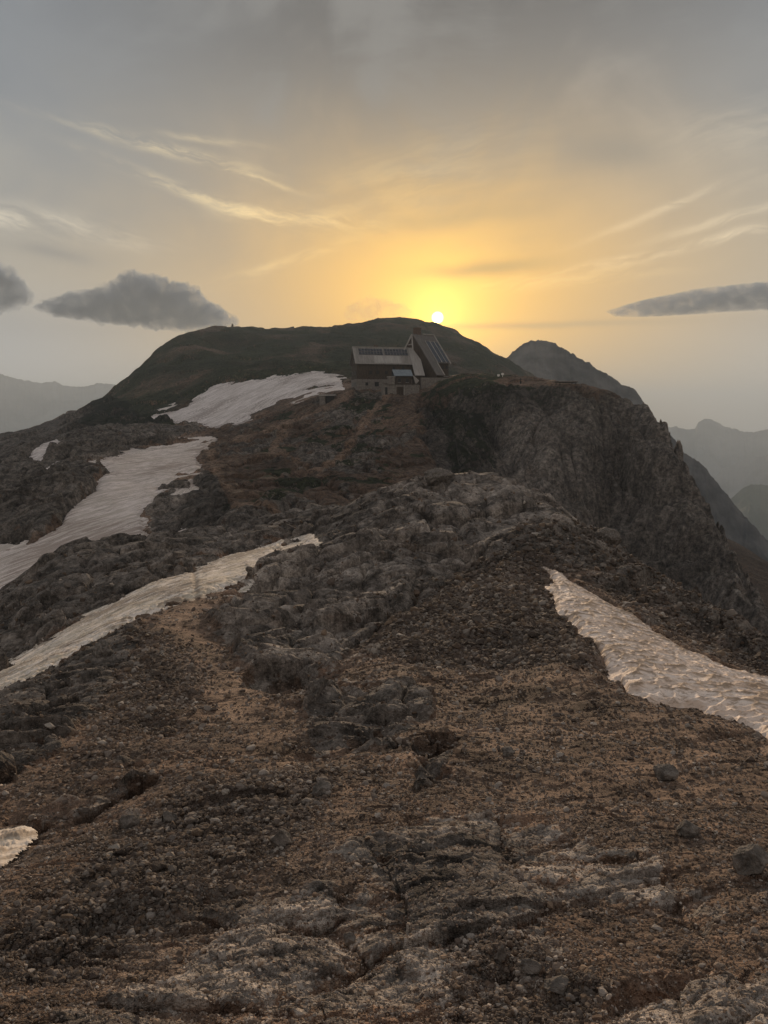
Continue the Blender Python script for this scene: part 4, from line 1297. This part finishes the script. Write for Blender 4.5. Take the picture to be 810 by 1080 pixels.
# ------------------------------------------------------------------ loose stones
def hull_stone(seed, npt, flat=0.7):
    rg = random.Random(seed)
    b = bmesh.new()
    for _ in range(npt):
        v = Vector((rg.gauss(0, 1), rg.gauss(0, 1), rg.gauss(0, 1))).normalized() * rg.uniform(0.8, 1.05)
        b.verts.new((v.x * rg.uniform(0.85, 1.0), v.y * 0.78, v.z * flat))
    res = bmesh.ops.convex_hull(b, input=b.verts)
    bmesh.ops.delete(b, geom=[g for g in res['geom_interior'] if isinstance(g, bmesh.types.BMVert)], context='VERTS')
    bmesh.ops.triangulate(b, faces=b.faces)
    b.verts.index_update()
    v = np.array([q.co[:] for q in b.verts]); f = np.array([[w_.index for w_ in q.verts] for q in b.faces])
    b.free()
    v *= 0.5 / np.abs(v[:, 0]).max()
    return v, f


def stone_material(name, use_attr):
    m, N, bs, out = new_mat(name)
    geo = N.new('ShaderNodeNewGeometry')
    P = geo.outputs['Position']
    n1 = N.noise(P, 14.0, 5, 0.7); n2 = N.noise(P, 3.0, 4, 0.6)
    if use_attr:
        a = N.new('ShaderNodeAttribute', attribute_name='tint').outputs['Color']
    else:
        oi = N.new('ShaderNodeObjectInfo').outputs['Random']
        a = N.ramp(oi, [(0.0, (0.125, 0.102, 0.086)), (0.45, (0.21, 0.176, 0.150)), (0.78, (0.34, 0.295, 0.255)), (1.0, (0.27, 0.205, 0.155))])
    N.put(bs.inputs['Base Color'], N.v('SCALE', a, scale=N.add(0.62, N.add(N.mul(n1, 0.5), N.mul(n2, 0.26)))))
    bp = N.new('ShaderNodeBump'); bp.inputs['Strength'].default_value = 0.7; bp.inputs['Distance'].default_value = 1.0
    N.put(bp.inputs['Height'], N.add(N.mul(n1, 0.03), N.mul(N.noise(P, 60, 3, 0.7), 0.006)))
    N.l.new(bp.outputs[0], bs.inputs['Normal'])
    return m


M_GRAVEL = stone_material('gravel', True)
M_BOULDER = stone_material('boulder', False)
M_OUTCROP = simple_mat('weathered_boulder', (0.075, 0.065, 0.056), (0.235, 0.203, 0.174), 1.0, 0.9, (9, 9, 9), 0.15, 0.0, 9, 0.06)
rng = np.random.default_rng(7)
near_ok = (np.abs(th) < 0.6) & (snow_any < 0.05)
gravel_zone = np.clip(1 - rock * 0.8 - grass_zone, 0.05, 1)
fine_n = sstep(fbm(X0 / np.maximum(R, 1) * 30, lr * 34, 91, 4, 0.6), -0.5, 0.5)
STONE_W = (gravel_zone * (0.25 + 0.75 * fine_n) + rubble_zone * 1.6 + rock * 0.12) * near_ok
CELL_W = (ROWSTEP[:, None] * np.gradient(TH)[None, :]).astype(np.float32)
CELL_W *= np.clip(np.abs(E0), 0.05, 0.8)
STONE_W *= CELL_W * (1 - 0.6 * TRAIL)


def pick(weight, n, r0, r1):
    i0, i1 = np.searchsorted(LR, [math.log(r0), math.log(r1)])
    w_ = weight[i0:i1].ravel().astype(np.float64)
    c = np.cumsum(w_)
    k = np.searchsorted(c, rng.random(n) * c[-1])
    k = np.clip(k, 0, len(w_) - 1)
    ii, jj = np.unravel_index(k, (i1 - i0, NC))
    return ii + i0, jj


PAL = np.array([(0.130, 0.098, 0.078), (0.195, 0.152, 0.122), (0.27, 0.222, 0.184), (0.38, 0.325, 0.275), (0.24, 0.170, 0.118), (0.160, 0.110, 0.078), (0.50, 0.43, 0.36)])
PW_ = np.array([0.25, 0.25, 0.17, 0.06, 0.15, 0.10, 0.02])


def rot_mats(n, tilt):
    a = rng.random(n) * 2 * math.pi; bq = rng.normal(0, tilt, n); cq = rng.normal(0, tilt, n)
    ca, sa = np.cos(a), np.sin(a); cb, sb = np.cos(bq), np.sin(bq); cc, sc = np.cos(cq), np.sin(cq)
    Rz = np.zeros((n, 3, 3)); Rz[:, 0, 0] = ca; Rz[:, 0, 1] = -sa; Rz[:, 1, 0] = sa; Rz[:, 1, 1] = ca; Rz[:, 2, 2] = 1
    Rx = np.zeros((n, 3, 3)); Rx[:, 0, 0] = 1; Rx[:, 1, 1] = cb; Rx[:, 1, 2] = -sb; Rx[:, 2, 1] = sb; Rx[:, 2, 2] = cb
    Ry = np.zeros((n, 3, 3)); Ry[:, 1, 1] = 1; Ry[:, 0, 0] = cc; Ry[:, 0, 2] = sc; Ry[:, 2, 0] = -sc; Ry[:, 2, 2] = cc
    return Rx @ Ry @ Rz


def gravel(name, n, r0, r1, smin, smax, alpha, shapes, label, weight):
    ii, jj = pick(weight, n, r0, r1)
    r = np.exp(LR[ii])
    s = smin * (1 - rng.random(n) * (1 - (smin / smax) ** alpha)) ** (-1 / alpha) * r / F
    pos = np.stack([XT[ii, jj] + rng.normal(0, 0.0012, n) * r, YT[ii, jj] + rng.normal(0, 0.0012, n) * r, ZT[ii, jj] + s * 0.10], 1)
    M = rot_mats(n, 0.35) * s[:, None, None] * rng.uniform(0.8, 1.2, (n, 3))[:, None, :]
    tint = PAL[rng.choice(len(PAL), n, p=PW_)] * rng.uniform(0.8, 1.2, (n, 1)) * np.clip(tone[ii, jj], 0.5, 1.2)[:, None]
    which = rng.integers(0, len(shapes), n)
    V, Q, T, base = [], [], [], 0
    for k, (sv, sf) in enumerate(shapes):
        q = np.nonzero(which == k)[0]
        if not len(q):
            continue
        vv = np.einsum('nij,vj->nvi', M[q], sv) + pos[q][:, None]
        V.append(vv.reshape(-1, 3)); T.append(np.repeat(tint[q], len(sv), 0))
        Q.append((sf[None] + base + (np.arange(len(q)) * len(sv))[:, None, None]).reshape(-1, 3))
        base += len(q) * len(sv)
    V = np.concatenate(V); Q = np.concatenate(Q); T = np.concatenate(T)
    m_ = mesh_np(name, V, Q, smooth=False)
    attr(m_, 'tint', np.concatenate([T, np.ones((len(T), 1))], 1))
    return tag(link(name, m_, M_GRAVEL), label, 'gravel', kind='stuff')


SH_BIG = [hull_stone(100 + i, 22, 0.62) for i in range(14)]
SH_SMALL = [hull_stone(200 + i, 9, 0.65) for i in range(14)]
GN = QUALITY ** 0.5
gravel('gravel', int(150000 * GN), 2.2, 75, 1.8, 6.0, 2.3, SH_SMALL, 'brown and grey gravel covering the open slope', STONE_W)
gravel('rubble', int(26000 * GN), 2.2, 95, 3.5, 12.0, 2.5, SH_BIG, 'loose grey rubble strewn over the slope between outcrops', STONE_W * (0.45 + rubble_zone * 2.0) * (1 - 0.6 * np.clip(path_zone, 0, 1)))


def ground_at(px, py, r0=1.5, r1=130):
    """the visible ground point seen at a point of the photograph"""
    t = float(ray(px, py)[0])
    j = int(np.argmin(np.abs(TH - t)))
    i0, i1 = np.searchsorted(LR, [math.log(r0), math.log(r1)])
    e = ZT[i0:i1, j] / R[i0:i1, 0]
    target = float(ray(px, py)[1])
    k = np.nonzero(np.maximum.accumulate(e) >= target)[0]
    i = i0 + (k[0] if len(k) else int(np.argmax(e)))
    return Vector((XT[i, j], YT[i, j], ZT[i, j])), float(R[i, 0])


def boulder_mesh(name, seed, dims, sub=4, rough=0.07, rounded=False):
    rg = random.Random(seed)
    b = bmesh.new()
    bmesh.ops.create_icosphere(b, subdivisions=sub, radius=1.0)
    planes = []
    for _ in range(9 if rounded else 13):
        n = Vector((rg.gauss(0, 1), rg.gauss(0, 1), rg.gauss(0, 1))).normalized()
        planes.append((n, rg.uniform(0.60, 0.92)))
    co = np.array([v.co[:] for v in b.verts])
    t = np.full(len(co), 1.0)
    for n, d in planes:
        k = co @ np.array(n[:])
        lim = np.where(k > 0.05, d / np.maximum(k, 0.05), 9.0)
        t = np.minimum(t, lim)
    if rounded:
        t = 0.8 * t + 0.2
    nz = fbm(co[:, 0] * 1.7 + seed, co[:, 1] * 1.7 + co[:, 2] * 1.3, seed, 5, 0.6)
    n2 = fbm(co[:, 0] * 5 + co[:, 2] * 3, co[:, 1] * 5 - co[:, 2] * 4, seed + 3, 3, 0.6)
    co = co * (t * (1 + rough * nz + rough * 0.4 * n2))[:, None]
    co = co / np.abs(co).max(0) * np.array(dims) * 0.5
    for v, c in zip(b.verts, co):
        v.co = c
    for f in b.faces:
        f.smooth = rounded
    m_ = bpy.data.meshes.new(name); b.to_mesh(m_); b.free()
    return m_


# boulders one can point to: place, width and height in the photograph, label
BOULDERS = [
    (703, 824, 27, 17, 'dark boulder lying alone on open brown gravel below the right snow tongue', False),
    (797, 927, 40, 26, 'big grey block by the right edge, bedded in gravel', False),
    (296, 893, 26, 17, 'dark angular boulder on brown gravel left of the pale ledges', False),
    (536, 797, 17, 8, 'flat pale stone on the gravel right of the small dark outcrop', False),
    (561, 1026, 26, 13, 'pale oblong stone among dark rubble near the bottom edge', False),
    (588, 1048, 34, 12, 'long flat light slab of loose rock below the pale oblong stone', False),
    (530, 1014, 12, 18, 'small upright oval stone standing beside the dark rubble', True),
    (250, 609, 13, 6, 'dark rock lying on the curved snow tongue, the larger of two', False),
    (263, 609, 8, 5, 'dark rock lying on the curved snow tongue, the smaller of two', False),
    (641, 573, 30, 16, 'smooth pale boulder on the right shoulder of the rocky knoll', True),
    (462, 511, 38, 16, 'rounded grey boulder crowning the top of the rocky knoll', True),
    (136, 873, 24, 14, 'grey stone largest on the brown slope above the rubble band', False),
    (107, 692, 24, 15, 'rounded grey boulder on dark rubble just below the curved snow tongue', True),
    (178, 868, 18, 10, 'grey stone with flat top at the upper rim of the rubble band', False),
    (338, 838, 26, 13, 'flat-topped dark rock in the gravel hollow below the small outcrop', False),
    (368, 1000, 16, 10, 'stone resting on the bottom grey slab', False),
    (727, 882, 26, 14, 'low dark rock with a broken crown on the right gravel', False),
]
for k, (bx, by, bw, bh, lab, rnd_) in enumerate(BOULDERS):
    p, r = ground_at(bx, by)
    s = r / F
    m_ = boulder_mesh('boulder', 40 + k, (bw * s, bw * s * 0.85, bh * s * 1.45), 5 if bw > 20 else 4, 0.16 if rnd_ else 0.08, rnd_)
    o = link('boulder', m_, M_OUTCROP)
    o.location = p + Vector((0, 0.2 * bw * s, bh * s * 0.30))
    o.rotation_euler = (0, 0, (k * 0.7) % 0.9 - 0.4)
    tag(o, lab, 'boulder')

# the larger loose stones, each a thing of its own
GROUPS = [
    (zone([(70, 960), (100, 900), (190, 850), (300, 815), (350, 830), (300, 900), (200, 960), (90, 1020), (-20, 1030), (-20, 990)], 3, 12, 20), 110, 2.6, 13, 6, 15,
     'grey angular stone in the rubble band on the left slope', 'stones of the rubble band'),
    (zone([(480, 990), (560, 985), (640, 1040), (620, 1085), (480, 1085)], 2.5, 5, 14), 45, 2.4, 6, 7, 16,
     'stone in the dark rubble beside the bottom grey slab', 'stones beside the bottom slab'),
    (zone([(480, 720), (620, 705), (700, 760), (830, 800), (830, 880), (640, 860), (520, 830)], 7, 22, 20), 45, 7, 22, 5, 10,
     'small stone on the open gravel right of the outcrops', 'stones on the right gravel'),
    (zone([(130, 800), (200, 740), (300, 780), (430, 820), (420, 870), (300, 860), (200, 840)], 7, 20, 20), 45, 7, 20, 6, 12,
     'loose stone on the brown slope below the path', 'stones below the path'),
    (zone([(640, 900), (800, 930), (820, 1060), (640, 1040)], 2.5, 8, 20), 35, 2.6, 8, 6, 13,
     'stone on the ledgy gravel in the lower right corner', 'stones in the lower right corner'),
]
protos = [boulder_mesh('stone', 300 + i, (1.0, 0.8, 0.62), 3, 0.06) for i in range(9)]
for pm in protos:
    pm.materials.append(M_BOULDER)
for zn, n, r0, r1, s0, s1, lab, grp in GROUPS:
    ii, jj = pick(zn * CELL_W * near_ok, n, r0, r1)
    for i, j in zip(ii, jj):
        s = float(s0 * (s1 / s0) ** (rng.random() ** 1.8)) * float(R[i, 0]) / F
        o = bpy.data.objects.new('stone', protos[int(rng.integers(0, len(protos)))])
        COL.objects.link(o)
        o.location = (float(XT[i, j]), float(YT[i, j]), float(ZT[i, j]) + 0.12 * s)
        o.rotation_euler = (float(rng.normal(0, 0.3)), float(rng.normal(0, 0.3)), float(rng.random() * 6.28))
        o.scale = (s, s * float(rng.uniform(0.75, 1.1)), s * float(rng.uniform(0.8, 1.25)))
        tag(o, lab, 'stone', grp)

# cairn on the dome
p, r = ground_at(245.5, 340.0, 600, 840)
cn = empty('cairn', p + Vector((0, 0, -1.9)))
tag(cn, 'little stone cairn on the skyline of the left dome', 'cairn')
for k, (dz, w_) in enumerate(((0.7, 3.4), (1.8, 2.8), (2.9, 2.1), (3.8, 1.3))):
    m_ = boulder_mesh('stone', 500 + k, (w_, w_ * 0.9, 1.5), 2, 0.12)
    o = link('stone', m_, M_OUTCROP, cn); o.location = (0.1 * (-1) ** k, 0, dz)
